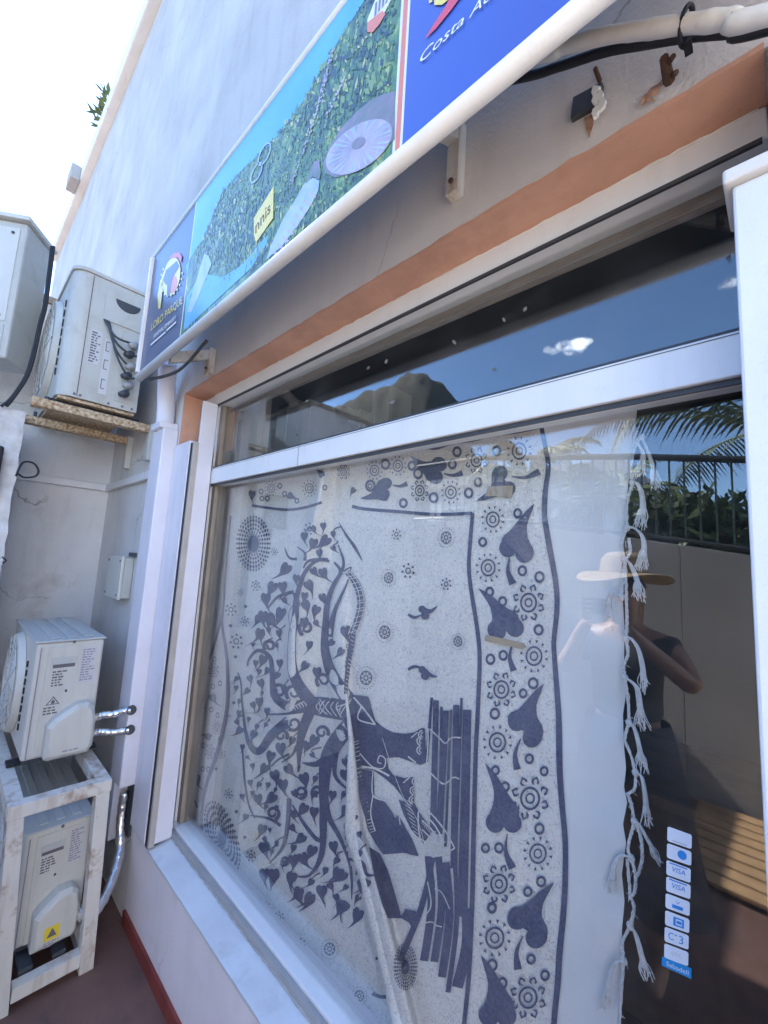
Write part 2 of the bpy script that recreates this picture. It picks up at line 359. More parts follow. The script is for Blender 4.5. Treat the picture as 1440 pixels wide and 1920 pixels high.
def fill2d(poly, step):
    """triangulate a 2d polygon with inner grid points"""
    P = [Vector((float(a), float(b))) for a, b in poly]
    out = []
    n = len(P)
    for i in range(n):                     # subdivide the outline
        a, b = P[i], P[(i+1) % n]; k = max(1, int((b-a).length/step))
        out += [a.lerp(b, j/k) for j in range(k)]
    nb = len(out)
    arr = np.array([tuple(p) for p in out])
    x0, y0 = arr.min(0); x1, y1 = arr.max(0)
    if (x1-x0) > step*1.5 and (y1-y0) > step*1.5:
        gx, gy = np.meshgrid(np.arange(x0+step*.6, x1, step), np.arange(y0+step*.6, y1, step))
        g = np.stack([gx.ravel(), gy.ravel()], 1)
        inside = np.zeros(len(g), bool)
        xj, yj = np.roll(arr[:, 0], 1), np.roll(arr[:, 1], 1)
        for (xa, ya), xb, yb in zip(arr, xj, yj):
            c = ((ya > g[:, 1]) != (yb > g[:, 1]))
            with np.errstate(divide='ignore', invalid='ignore'):
                c &= g[:, 0] < (xb-xa)*(g[:, 1]-ya)/(yb-ya)+xa
            inside ^= c
        out += [Vector((float(a), float(b))) for a, b in g[inside]]
    r = delaunay_2d_cdt(out, [], [tuple(range(nb))], 1, 1e-6)
    return [tuple(v) for v in r[0]], [tuple(f) for f in r[2]]

# =================================================================== SETTING
GY = .14                         # plane of the glass
MB().box(-700, 700, -700, 700, -.5, -.05).build('ground', M['earth'], kind='structure')
MB().box(-12, .08, -3.15, .0, -.049, 0).build('pavement', M['pave'], kind='structure')
MB().box(.081, 9, -3.15, .0, -.049, 0).build('added_bounce_paving', M['bounce_pave'], kind='structure')  # pale paving out of view, added to bounce warm sunlight upwards
# terraces behind the retaining wall
MB().prism([(-16, -.04), (9, -.04), (9, .3), (2.4, 1.3), (-2.5, 2.2), (-16, 2.2)], 1, -7.5, -3.36).build('terrace', M['earth'], kind='structure')
# mountain seen in the glass
def mountain():
    mb = MB(); nx, ny = 90, 22; vs = []; rnd = random.Random(3)
    ph = [rnd.uniform(0, 6) for _ in range(8)]
    for j in range(ny):
        for i in range(nx):
            az = R_(-75+i*(50/(nx-1)))
            r = 330+j*22
            prof = np.interp(math.degrees(az), [-75, -64, -56, -48, -42, -39, -36.5, -34.5, -33, -30, -25], [.20, .26, .33, .40, .455, .462, .43, .385, .30, .20, .08])
            wv = prof*(1+.012*math.sin(i*.55+j*.5+ph[0])+.007*math.sin(i*1.3-j*.8+ph[1])+.004*math.sin(i*2.9+j*1.7+ph[2]))
            e = math.sin(min(1, j/12)*math.pi/2)*(1 if j < 12 else 1-.04*(j-12))
            h = (330+12*22)*wv*e+1.2*math.sin(i*1.7+j*1.3)+1.2*math.sin(i*.7-j*2.1)
            vs.append((math.sin(az)*r, -math.cos(az)*r, -2+h))
    fs = [(j*nx+i, j*nx+i+1, (j+1)*nx+i+1, (j+1)*nx+i) for j in range(ny-1) for i in range(nx-1)]
    mb.add(vs, fs).build('mountain', M['hill'], smooth=True, kind='structure')
mountain()

def cloud_material():
    m = bpy.data.materials.new('cloud_vapour'); m.use_nodes = True; n = m.node_tree.nodes; l = m.node_tree.links; n.clear()
    o = n.new('ShaderNodeOutputMaterial'); lw = n.new('ShaderNodeLayerWeight'); lw.inputs[0].default_value = .5
    tc = n.new('ShaderNodeTexCoord'); nz = n.new('ShaderNodeTexNoise'); nz.inputs['Scale'].default_value = .06; nz.inputs['Detail'].default_value = 8; l.new(tc.outputs['Object'], nz.inputs['Vector'])
    iv = n.new('ShaderNodeMath'); iv.operation = 'SUBTRACT'; iv.inputs[0].default_value = 1; l.new(lw.outputs['Facing'], iv.inputs[1])
    pw = n.new('ShaderNodeMath'); pw.operation = 'POWER'; pw.inputs[1].default_value = 1.8; l.new(iv.outputs[0], pw.inputs[0])
    mu = n.new('ShaderNodeMath'); mu.operation = 'MULTIPLY'; l.new(pw.outputs[0], mu.inputs[0])
    rp = n.new('ShaderNodeMapRange'); rp.inputs[1].default_value = .42; rp.inputs[2].default_value = .66; rp.inputs[4].default_value = .75; l.new(nz.outputs[0], rp.inputs[0]); l.new(rp.outputs[0], mu.inputs[1])
    t = n.new('ShaderNodeBsdfTransparent'); d = n.new('ShaderNodeBsdfDiffuse'); d.inputs[0].default_value = (.9, .9, .9, 1)
    x = n.new('ShaderNodeMixShader'); l.new(mu.outputs[0], x.inputs[0]); l.new(t.outputs[0], x.inputs[1]); l.new(d.outputs[0], x.inputs[2]); tl = n.new('ShaderNodeBsdfTranslucent'); tl.inputs[0].default_value = (.9, .9, .9, 1); ad = n.new('ShaderNodeAddShader'); l.new(d.outputs[0], ad.inputs[0]); l.new(tl.outputs[0], ad.inputs[1]); l.new(ad.outputs[0], x.inputs[2]); l.new(x.outputs[0], o.inputs[0])
    return m
CLM = cloud_material()
def cloud(dirn, dist, size, seed):
    rnd = random.Random(seed); mb = MB(); c = np.array(dirn, float); c = c/np.linalg.norm(c)*dist
    sd = np.array([c[1], -c[0], 0]); sd = sd/np.linalg.norm(sd)
    for k in range(9):
        p = c+sd*rnd.uniform(-1, 1)*size+np.array([0, 0, rnd.uniform(-.2, .22)*size]); r = size*rnd.uniform(.22, .42); n, m_ = 14, 9; vs = []
        for i in range(m_+1):
            th = math.pi*i/m_
            for j in range(n):
                ph = 2*math.pi*j/n; vs.append(p+np.array([math.sin(th)*math.cos(ph)*1.5, math.sin(th)*math.sin(ph)*1.5, math.cos(th)*.75])*r)
        mb.add(vs, [(i*n+j, i*n+(j+1) % n, (i+1)*n+(j+1) % n, (i+1)*n+j) for i in range(m_) for j in range(n)])
    mb.build('cloud', CLM, smooth=True, kind='structure')
cloud((-.311, -.83, .462), 900, 34, 3); cloud((-.34, -.85, .40), 950, 16, 5); cloud((-.02, -.85, .50), 950, 30, 8)
# ------------------------------------------------------------------ the shop building
B = thing('shop_building', 'white plastered shop front with an orange window reveal and a big display window', 'building', (0, 0, 0))
ZT = 6.75
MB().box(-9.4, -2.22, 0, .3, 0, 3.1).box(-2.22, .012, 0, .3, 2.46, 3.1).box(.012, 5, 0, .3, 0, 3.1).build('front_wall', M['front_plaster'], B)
MB().box(-9.4, 5, 0, .3, 3.1, ZT).build('upper_wall', M['upper_plaster_dimmed'], B)
low = MB().box(-2.22, .012, 0, .3, .0, .378).build('low_wall', M['pink_plaster'], B)
MB().box(-2.205, .01, -.012, -.0005, 0, .055).build('skirting', M['red'], low)
def sill():
    mb = MB(); n = 60; rnd = random.Random(5)
    vs = []
    for i in range(n+1):
        x = -2.215+i/n*2.22; j = rnd.uniform(-.0008, .0008)
        vs += [(x, -.004+j, .375), (x, -.006+j, .387), (x, .1+rnd.uniform(-.002, .002), .404), (x, .128, .404)]
    fs = [(4*i+k, 4*i+4+k, 4*i+5+k, 4*i+1+k) for i in range(n) for k in range(3)]
    return mb.add(vs, fs).build('window_sill', M['sill'], B)
sill()
MB().box(-9.4, 5, -.09, .33, ZT+.001, ZT+.22).build('parapet_coping', M['plaster'], B, bevel=.015)
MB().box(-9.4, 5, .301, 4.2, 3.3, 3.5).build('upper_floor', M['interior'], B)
def reveal():
    rnd = random.Random(9); n = 70; mb = MB(); vs = []
    for i in range(n+1):
        x = -2.216+i/n*2.224; z = 2.458
        vs += [(x, -.0035, z+.006+rnd.uniform(0, .006)), (x, -.0035, z-.0005), (x, .112+rnd.uniform(-.003, .002), z-.0005)]
    mb.add(vs, [(3*i+k, 3*i+1+k, 3*i+4+k, 3*i+3+k) for i in range(n) for k in range(2)])
    mb.box(-2.219, -2.2155, -.0035, .112, 2.10, 2.457)
    return mb.build('painted_reveal', M['orange'], B)
reveal()
# interior shell
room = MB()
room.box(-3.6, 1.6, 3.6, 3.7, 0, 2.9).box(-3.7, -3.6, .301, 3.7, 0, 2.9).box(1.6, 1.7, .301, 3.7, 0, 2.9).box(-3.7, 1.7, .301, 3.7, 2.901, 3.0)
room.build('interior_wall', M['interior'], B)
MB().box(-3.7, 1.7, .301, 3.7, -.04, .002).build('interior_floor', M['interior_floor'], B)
MB().box(-2.3, .2, .3005, .46, .34, .425).build('inner_sill', M['white_alu'], B, bevel=.004)

# window: a part with frame, panes
WIN = MB().box(-2.20, .008, .10, .165, 2.395, 2.456).build('window', M['white_alu'], B, bevel=.003)
MB().box(-2.20, .008, .10, .165, .405, .438).build('bottom_frame', M['white_alu'], WIN, bevel=.003)
MB().box(-2.02, .008, .088, .168, 1.985, 2.062).build('transom', M['white_alu'], WIN, bevel=.003)
MB().box(-2.02, .0, .098, .104, 2.0625, 2.071).box(-2.02, .0, .098, .104, 1.9745, 1.9845).box(-2.1, .0, .093, .0995, 2.386, 2.3945).build('glazing_seal', M['dark_grey'], WIN)
MB().box(-2.10, .0, .084, .0995, .4045, .428).build('bottom_rail', M['grey_alu'], WIN, bevel=.002)
MB().box(-2.20, -2.10, .09, .165, .4385, 2.3945).build('outer_jamb', M['beige_alu'], WIN, bevel=.003)
MB().box(-2.0995, -2.055, .11, .165, .4385, 2.3945).build('middle_jamb', M['white_alu'], WIN, bevel=.003)
MB().box(-2.0545, -2.02, .12, .18, .4385, 2.3945).build('inner_jamb', M['brown_frame'], WIN, bevel=.002)
MB().box(-2.02, .0, GY-.003, GY+.003, .43, 1.99).build('lower_pane', M['glass'], WIN)
MB().box(-2.02, .0, GY-.003, GY+.003, 2.055, 2.40).build('upper_pane', M['glass'], WIN)
hw = MB()
for x, z in [(at(px, py, 1, .11)[0], at(px, py, 1, .11)[2]) for px, py in ((367, 770), (349, 1067), (324, 1272), (316, 1494), (365, 832))]:
    hw.cyl((x, .0895, z), (x, .086, z), .004, 8)
hw.build('screw', M['dark_grey'], WIN, kind='stuff')

rs = random.Random(14); xs_ = np.linspace(-2.09, -.002, 130)
MB().tube([(x, .0835+rs.uniform(-.001, .001), .4065+rs.uniform(-.0015, .0015)) for x in xs_], [.0035*rs.uniform(.6, 1.5) for _ in xs_], 6).build('sealant_bead', M['wall_grey'], WIN, smooth=True)
MB().tube([(x, .1005+rs.uniform(-.001, .001), 2.4565+rs.uniform(-.0015, .001)) for x in xs_], [.003*rs.uniform(.6, 1.5) for _ in xs_], 6).build('sealant_bead', M['sign_white'], WIN, smooth=True)
MB().box(-1.28, -1.2785, .0872, .0879, 1.985, 2.062).box(-2.02, .0, .0868, .0879, 2.0555, 2.0565).build('frame_joint', M['dark_grey'], WIN, kind='stuff')
# roller shutter guides either side of the window
t = thing('shutter_guide', 'white shutter guide with a black slot between the trunking and the window', 'guide', (-2.12, 0, .39), 'shutter guides beside the window')
MB().box(-2.245, -2.05, -.012, .08, .392, 2.185).build('guide_rail', M['pvc'], t, bevel=.003)
MB().box(-2.0495, -2.018, -.008, .07, .392, 2.17).build('guide_slot', M['black'], t)
MB().box(-2.0175, -1.999, -.011, .012, .40, 2.17).build('slot_edge', M['beige_alu'], t, bevel=.002)
MB().box(-2.0175, -2.002, .0125, .083, .408, 2.38).build('guide_back', M['pvc'], t, bevel=.002)
t = thing('shutter_guide', 'broad white post with a bent capping strip right of the window', 'guide', (.15, 0, 0), 'shutter guides beside the window')
MB().box(-.036, .42, -.02, .085, .02, 2.238).build('post', M['white_alu'], t, bevel=.004)
cap = MB().box(-.046, .06, -.032, .09, 2.2385, 2.262).build('cap', M['sign_white'], t, bevel=.004)
MB().tube([(.0605, .0, 2.258), (.10, -.0, 2.262), (.42, .0, 2.27)], .022, 10).build('cap_tube', M['sign_white'], t, smooth=True)

# ------------------------------------------------------------------ end wall and neighbours on the left
E_ = thing('end_wall', 'white wall closing the corner behind the air conditioners, with a projecting ledge', 'wall', (-3.6, -.6, 0))
MB().box(-3.8, -3.49, -3.14, -.0005, 0, 3.24).build('wall_face', M['plaster_dirty'], E_)  # unseen far length added across the alley to keep the retaining wall shaded
MB().box(-3.4895, -3.455, -3.14, -.0005, 2.045, 2.09).build('ledge', M['plaster'], E_, bevel=.004)
MB().box(-3.82, -3.47, -3.14, -.001, 3.2405, 3.29).build('coping', M['stain'], E_, bevel=.006)
t = thing('wall_moulding', 'white moulding strip along the shop wall behind the trunking', 'moulding', (-2.9, 0, 2.06))
MB().box(-3.454, -2.43, -.03, -.001, 2.045, 2.09).build('moulding_strip', M['plaster'], t, bevel=.004)

def pier():
    rnd = random.Random(4); mb = MB(); n = 40
    vs = []
    for i in range(n+1):
        z = 0+i/n*2.34
        y = -.545-.012*(z-1.5)+rnd.uniform(-.006, .006)
        vs += [(-3.35, y+.03+rnd.uniform(-.01, .01), z), (-2.9+rnd.uniform(-.005, .005), y, z), (-2.9+rnd.uniform(-.01, .01), y-.12, z), (-2.9, -1.6, z), (-3.35, -1.6, z)]
    fs = [(5*i+k, 5*i+(k+1) % 5, 5*i+5+(k+1) % 5, 5*i+5+k) for i in range(n) for k in range(5)]+[(4, 3, 2, 1, 0), tuple(5*n+k for k in range(5))]
    return mb.add(vs, fs).build('rough_pier', M['rough_plaster'], smooth=False)
tag(pier(), 'rough cast white pier at the left edge with a ragged corner', 'pier')
t = thing('wall_lamp', 'black lamp housing fixed to the rough white pier', 'lamp', (-2.88, -.72, 1.95))
MB().box(-2.898, -2.84, -.80, -.615, 1.87, 2.13).build('housing', M['black'], t, bevel=.01)
MB().box(-2.8395, -2.835, -.78, -.632, 1.89, 2.11).build('lens', M['dark_grey'], t)
MB().box(-2.898, -2.87, -.70, -.64, 1.80, 1.8695).build('mounting_arm', M['black'], t, bevel=.004)

# tilted cabinet above the pier
def cabinet():
    pe = at(55, 412, 0, -2.9); ang = math.atan2(.57, -.82)
    t = thing('wall_cabinet', 'pale metal cabinet turned at an angle high on the left', 'cabinet', (pe[0], pe[1], 2.56))
    dx = np.array([-.82, .57]); dy = np.array([-.57, -.82]); o = np.array([pe[0], pe[1]])
    # width of the right hand side from the photograph
    d = CR*(100-720)+CU*(960-455)+CF*FPX
    A = np.array([[dx[0], -d[0]], [dx[1], -d[1]]]); s = np.linalg.solve(A, CAM_C[:2]-o)[0]
    def pt(a, b): return tuple(o+dx*a+dy*b)
    s = min(max(s, .12), .5)
    q = [pt(0, 0), pt(s, 0), pt(s, .55), pt(0, .55)]
    MB().prism(q, 2, 2.60, 3.37).build('casing', M['ac_grey'], t, bevel=.012)
    e = .004
    MB().prism([pt(-e, .03), pt(-.0005, .03), pt(-.0005, .5), pt(-e, .5)], 2, 2.80, 3.33).build('door', M['ac'], t, bevel=.002)
    MB().prism([pt(-e, .03), pt(-.0005, .03), pt(-.0005, .5), pt(-e, .5)], 2, 2.63, 2.78).build('access_panel', M['ac_grey'], t, bevel=.002)
    q2 = [pt(-.03, -.02), pt(s+.02, -.02), pt(s+.02, .57), pt(-.03, .57)]
    MB().prism(q2, 2, 3.3705, 3.395).build('lid', M['ac'], t, bevel=.004)
    mb = MB()
    for b, z in ((.06, 3.3), (.06, 2.83), (.45, 3.3)):
        p = pt(-.0045, b); p2 = pt(-.009, b); mb.cyl((*p, z), (*p2, z), .008, 8)
    mb.build('bolt', M['dark_grey'], t, kind='stuff')
    # cables down its side
    for k, off in enumerate((0, .02)):
        pts = [at(px+off*200, py, 0, -2.86) for px, py in ((97, 462), (90, 520), (82, 575), (73, 610), (62, 660), (48, 705), (22, 745), (2+k*6, 762))]
        tag(MB().tube(smoothpath(pts, 4), .007, 6).build('cable', M['black'], smooth=True),
            ['thick black cable sagging beside the angled cabinet', 'thinner black cable running parallel below the cabinet corner'][k], 'cable', 'cables hanging by the cabinet')
cabinet()
lp = [at(px, py, 0, -2.88) for px, py in ((30, 893), (42, 868), (62, 868), (72, 882), (66, 893), (45, 895), (34, 888))]
tag(MB().tube(smoothpath(lp, 5), .005, 6).build('cable_loop', M['black'], smooth=True), 'short looped black cable poking out of the rough pier', 'cable')
lp = [at(px, py, 0, -2.88) for px, py in ((4, 1044), (12, 1051), (5, 1057))]
tag(MB().tube(lp, .004, 6).build('wire_hook', M['black']), 'small bent black wire low on the rough pier', 'wire')

# something growing on the parapet, and a vent block
def sprig():
    t = thing('parapet_plant', 'dark spiky plant sprouting over the roof parapet', 'plant', (-5.9, -.05, ZT+.22))
    rnd = random.Random(11); mb = MB()
    for k in range(46):
        a = rnd.uniform(0, 6.28); b = Vector((-5.9+rnd.uniform(-.28, .28), -.08+rnd.uniform(-.03, .08), ZT+.2+rnd.uniform(0, .1)))
        d = Vector((math.cos(a)*.5, -abs(math.sin(a))*.45, rnd.uniform(-.25, .9))).normalized(); L = rnd.uniform(.06, .2)
        s = d.cross(Vector((0, 0, 1))).normalized()*.025
        mb.add([b, b+d*L*.5+s, b+d*L, b+d*L*.5-s], [(0, 1, 2, 3)])
    mb.build('foliage', M['leaf'], t)
    MB().tube([(-5.9, -.05, ZT+.2), (-5.9, -.08, ZT+.36)], .03, 6).build('stem', M['palm_trunk'], t)
sprig()
t = thing('parapet_bracket', 'small grey block fixed on the edge of the parapet', 'bracket', (-7.1, -.15, ZT+.2))
MB().box(-7.3, -6.95, -.2, -.0905, ZT-.02, ZT+.2).build('block', M['wall_grey'], t, bevel=.01)
MB().box(-7.2, -7.05, -.18, -.12, ZT+.2005, ZT+.26).build('stub', M['grey_alu'], t, bevel=.01)

t = thing('added_bounce_wall', 'added white house side out of view, bouncing sunlight into the alley', 'house', (4.0, -1.6, 0))  # unseen house side added to bounce sunlight towards the corner units
MB().box(3.4, 5.2, -3.14, -.101, .0005, 4.6).build('wall', M['plaster'], t, bevel=.01)
MB().box(3.3, 5.3, -3.149, -.10, 4.601, 4.75).build('roof', M['plaster'], t)
w_ = MB().box(3.37, 3.399, -2.2, -1.2, 1.0, 2.2).build('window', M['white_alu'], t)
MB().box(3.362, 3.3695, -2.12, -1.28, 1.08, 2.12).build('pane', M['house_glass'], w_)

# ------------------------------------------------------------------ trunking
t = thing('pipe_trunking', 'tall white plastic trunking running down the wall left of the window', 'trunking', (-2.33, -.04, .3))
MB().box(-2.405, -2.2485, -.074, -.001, .56, 2.27).build('cover', M['pvc'], t, bevel=.006)
MB().box(-2.4, -2.335, -.07, -.001, .30, .5595).build('open_end', M['pvc'], t, bevel=.003)
MB().box(-2.3345, -2.25, -.012, -.001, .33, .5595).build('back_plate', M['dark_grey'], t)
pts = [(-2.33, -.045, 2.2705), (-2.33, -.047, 2.36), (-2.325, -.055, 2.44), (-2.30, -.07, 2.52), (-2.25, -.09, 2.60)]
MB().tube(smoothpath(pts, 5), .043, 14).build('elbow', M['pvc'], t, smooth=True)
MB().box(-2.395, -2.26, -.09, -.001, 2.2705, 2.305).build('collar', M['pvc'], t, bevel=.004)

# ------------------------------------------------------------------ air conditioners
def ac_unit(name, label, x1, L, y0, y1, z0, z1, mt, kind, group):
    """end face with the valves at x = x1 looking +X, fan on the -Y side"""
    t = thing(name, label, 'air conditioner', (x1-L/2, (y0+y1)/2, z0), group)
    W, H = y1-y0, z1-z0
    def P(a, b, d=0): return (x1+d, y0+a*W, z0+b*H)
    ztop = z1-.03*H
    if kind == 'old':
        r = .07; prof = [(y1, z0)]; prof = []
        # rounded front corner in plan
        pl = [(x1-L, y1), (x1-L, y0), (x1-r, y0)]+[(x1-r+r*math.sin(q), y0+r-r*math.cos(q)) for q in [k*math.pi/2/8 for k in range(1, 9)]]+[(x1, y1)]
        MB().prism(pl, 2, z0+.02, ztop).build('casing', mt, t, bevel=.003)
        pl2 = [(x-.0 if x < x1-.01 else x+.006, y) for x, y in pl]
        MB().prism([(x+(.008 if x > x1-.5*L else -.008), y+(.008 if y > (y0+y1)/2 else -.008)) for x, y in pl], 2, ztop+.0005, z1).build('lid', M['ac_grey'], t, bevel=.004)
    else:
        MB().box(x1-L, x1, y0, y1, z0+.015, ztop).build('casing', mt, t, bevel=.012)
        lid = MB().box(x1-L-.006, x1+.006, y0-.006, y1+.006, ztop+.0005, z1-.006).build('lid', M['ac_lid'], t, bevel=.008)
        for a in (.2, .45, .7):
            MB().box(x1-L+.05, x1-.03, y0+a*W, y0+(a+.14)*W, z1-.0058, z1-.0005).build('lid_rib', M['ac_lid'], lid, bevel=.0045)
    MB().box(x1-L+.02, x1-.01, y0+.01, y1-.01, z0, z0+.0145).build('base_pan', M['dark_grey'] if kind != 'old' else M['rust'], t)
    for xx in (x1-L+.12, x1-.08):
        MB().box(xx-.03, xx+.03, y0-.035, y1+.035, z0-.0145, z0-.0005).build('foot', M['black'], t, bevel=.003)
    # fan grille on the front
    cx, cz, rr = x1-L*.56, (z0+z1)/2, min(H*.43, L*.36)
    ring = MB()
    g = MB().tube([(cx, y0-.0005, cz), (cx, y0-.03, cz)], [rr*1.05, rr], 40).build('fan_guard', mt, t, bevel=.004)
    for k in range(1, 7):
        q = [(cx+rr*k/7*math.cos(a), y0-.034, cz+rr*k/7*math.sin(a)) for a in [j*2*math.pi/36 for j in range(37)]]
        ring.tube(q, .0035, 5)
    for k in range(12):
        a = k*math.pi/6; ring.cyl((cx, y0-.036, cz), (cx+rr*math.cos(a), y0-.034, cz+rr*math.sin(a)), .003, 5)
    ring.build('grille_wire', M['ac_lid'], g)
    sl_ = MB()
    for k in range(8):
        sl_.box(cx+rr*1.12, cx+rr*1.12+.012, y0-.006, y0-.0005, z0+H*(.2+.075*k), z0+H*(.25+.075*k))
    sl_.build('vent_slot', M['black'], t)
    def plate(nm, a0, a1, b0, b1, m_, d=.0025, bevel=0.0008, par=t):
        return MB().box(x1+.0006, x1+.0006+d, y0+a0*W, y0+a1*W, z0+b0*H, z0+b1*H).build(nm, m_, par, bevel=bevel)
    def lines(par, a0, a1, b0, b1, n, d, rnd, m_='ink_purple'):
        mb = MB(); hh = (b1-b0)/n
        for k in range(n):
            e = a0+(a1-a0)*rnd.uniform(.55, 1.0)
            x = a0
            while x < e-.01:
                x2 = min(e, x+rnd.uniform(.02, .08)); zc = b1-(k+.5)*hh
                mb.add([P(x, zc-hh*.28, d), P(x2, zc-hh*.28, d), P(x2, zc+hh*.28, d), P(x, zc+hh*.28, d)], [(0, 1, 2, 3)])
                x = x2+.015
        mb.build('label_text', M[m_], par)
    rnd = random.Random(31 + int(z0*100))
    if kind != 'old':
        MB().box(x1+.0005, x1+.0035, y0+.06*W, y0+.075*W, z0+.04*H, z0+.93*H).build('panel_joint', M['ink_purple'], t)
        pan = plate('service_panel', .17, .96, .05, .93, mt, .004, .0015)
        # grip recess
        MB().box(x1+.0047, x1+.0075, y0+.24*W, y0+.60*W, z0+.785*H, z0+.84*H).build('grip', M['ac_lid'], pan, bevel=.001)
        MB().box(x1+.0047, x1+.0052, y0+.26*W, y0+.58*W, z0+.755*H, z0+.7845*H).build('grip_shadow_gap', M['ink'], pan)
        MB().box(x1+.0047, x1+.006, y0+.22*W, y0+.235*W, z0+.36*H, z0+.9*H).box(x1+.0047, x1+.006, y0+.615*W, y0+.63*W, z0+.36*H, z0+.9*H).build('panel_rib', mt, pan)
        lines(t, .27, .50, .60, .735, 6, .0052, rnd, 'ink')
        lb = plate('rating_label', .66, .90, .60, .91, M['label'], .0008, 0, pan); lb.location.x += .0045
        lines(t, .675, .885, .62, .90, 13, .0065, rnd)
        lg = MB()
        for k in range(5): lg.add([P(.50+.012*math.cos(q)*1.5, .555+.012*math.sin(q), .0056) for q in [j*6.283/10 for j in range(10)]], [tuple(range(10))])
        lg.build('logo', M['ink'], pan)
        if kind == 'upper':
            lb = plate('warning_label', .20, .46, .37, .53, M['ac'], .0008, 0, pan); lb.location.x += .0045
            w_ = MB()
            tri = [(.23, .455), (.43, .455), (.33, .525)]
            def trib(s): 
                c = (.33, .478); return [(c[0]+(p[0]-c[0])*s, c[1]+(p[1]-c[1])*s) for p in tri]
            o_, i_ = trib(1), trib(.72)
            w_.add([P(*p, .0062) for p in o_+i_], [(0, 1, 4, 3), (1, 2, 5, 4), (2, 0, 3, 5)])
            w_.add([P(*p, .0062) for p in ((.31, .463), (.35, .463), (.365, .477), (.34, .492), (.33, .5), (.305, .48))], [(0, 1, 2, 3, 4, 5)])
            w_.build('hazard_mark', M['ink'], pan)
            lines(t, .21, .45, .375, .445, 3, .0065, rnd, 'ink')
            q = [(.27, .05), (.27, .30), (.36, .36), (.66, .455), (.84, .455), (.93, .40), (.97, .30), (.97, .08), (.90, .03), (.33, .03)]
        else:
            q = [(.24, .02), (.24, .30), (.32, .35), (.56, .45), (.76, .45), (.86, .40), (.90, .30), (.90, .06), (.84, .02)]
        vc = MB(); n = len(q)
        ctr = np.mean(np.array(q), 0)
        inn = [tuple(ctr+(np.array(p)-ctr)*.84) for p in q]
        vs = [P(*p, .0047) for p in q]+[P(*p, .05) for p in q]+[P(*p, .068) for p in inn]
        fs = [(i, (i+1) % n, n+(i+1) % n, n+i) for i in range(n)]+[(n+i, n+(i+1) % n, 2*n+(i+1) % n, 2*n+i) for i in range(n)]+[tuple(range(2*n, 3*n))]
        v = vc.add(vs, fs).build('valve_cover', mt, t, bevel=.006, seg=3)
        if kind == 'lower':
            MB().add([P(.40, .10, .069), P(.62, .10, .069), P(.62, .21, .069), P(.40, .21, .069)], [(0, 1, 2, 3)]).build('warning_sticker', M['yellow'], v)
            MB().add([P(.44, .125, .070), P(.58, .125, .070), P(.51, .195, .070)], [(0, 1, 2)]).build('sticker_mark', M['ink'], v)
            lines(v, .41, .62, .045, .095, 3, .0695, rnd)
        else:
            lines(v, .52, .80, .085, .105, 1, .0695, rnd)
        MB().cyl(P(.52, .965, .0065), P(.52, .965, .0095), .006, 8).build('screw', M['ink'], t)
    else:
        MB().box(x1+.0005, x1+.002, y0+.225*W, y0+.235*W, z0+.04*H, z0+.96*H).build('panel_joint', M['ink'], t)
        pan = plate('handle_plate', .40, .98, .66, .92, mt, .006, .003)
        MB().prism([(y0+W*(.56+.0*k) + 0 if False else y0+W*(.70+.17*math.cos(q)), z0+H*(.855+.075*math.sin(q))) for k, q in enumerate([math.pi+j*math.pi/12 for j in range(13)])], 0, x1+.0068, x1+.0088).build('grip', M['dark_grey'], pan)
        lb = plate('rating_label', .29, .43, .30, .56, M['label'], .001, 0)
        lines(t, .30, .42, .31, .55, 12, .0024, rnd, 'ink')
        st = plate('mark_strip', .47, .57, .10, .53, M['label'], .001, 0)
        mk = MB()
        for b in (.14, .29, .43):
            mk.box(x1+.0019, x1+.0024, y0+.49*W, y0+.50*W, z0+b*H, z0+(b+.075)*H)
            mk.box(x1+.0019, x1+.0024, y0+.5001*W, y0+.54*W, z0+b*H, z0+(b+.006)*H)
            mk.box(x1+.0019, x1+.0024, y0+.5001*W, y0+.54*W, z0+(b+.069)*H, z0+(b+.075)*H)
        mk.build('bracket_mark', M['ink'], st, kind='stuff')
        vp = plate('valve_plate', .68, .93, .08, .62, mt, .004, .002)
        for k, b in enumerate((.14, .21, .28, .36, .45, .53)):
            c = P(.80+.04*(k % 2), b, .005)
            vb = MB().tube([c, (c[0]+.035, c[1], c[2]), (c[0]+.055, c[1]-.03, c[2]-.02)], [.017, .02, .014], 10).build('valve', M['grey_alu'] if k % 2 else M['dark_grey'], t, smooth=True)
        for k in range(4):
            s0 = P(.42+.02*k, .655, .012); e0 = P(.80+.03*(k % 2), .53-.09*k, .05)
            m0 = ((s0[0]+e0[0])/2+.04, (s0[1]+e0[1])/2-.02, (s0[2]+e0[2])/2-.05)
            MB().tube(smoothpath([s0, m0, e0, (e0[0], e0[1]+.06, e0[2]+.01+.02*k)], 6), .006, 6).build('valve_cable', M['dark_grey'], t, smooth=True)
        mb = MB()
        for a, b in ((.2, .05), (.27, .05), (.62, .045), (.8, .05), (.93, .05), (.7, .33), (.96, .6)):
            mb.cyl(P(a, b, .0006), P(a, b, .004), .006, 8)
        mb.build('screw', M['ink'], t, kind='stuff')
    return t

GAC = 'air conditioning units in the corner'
ac_unit('air_conditioner', 'older cream outdoor unit high on the wall on rusty brackets', -2.6, .82, -.475, -.115, 2.385, 3.11, M['ac_grey'], 'old', GAC)
ac_unit('air_conditioner', 'cream outdoor unit standing on top of the rusty white rack', -2.35, .72, -.434, -.184, .724, 1.238, M['ac'], 'upper', GAC)
ac_unit('air_conditioner', 'cream outdoor unit inside the rusty white rack with a yellow sticker', -2.17, .72, -.405, -.185, .108, .54, M['ac'], 'lower', GAC)

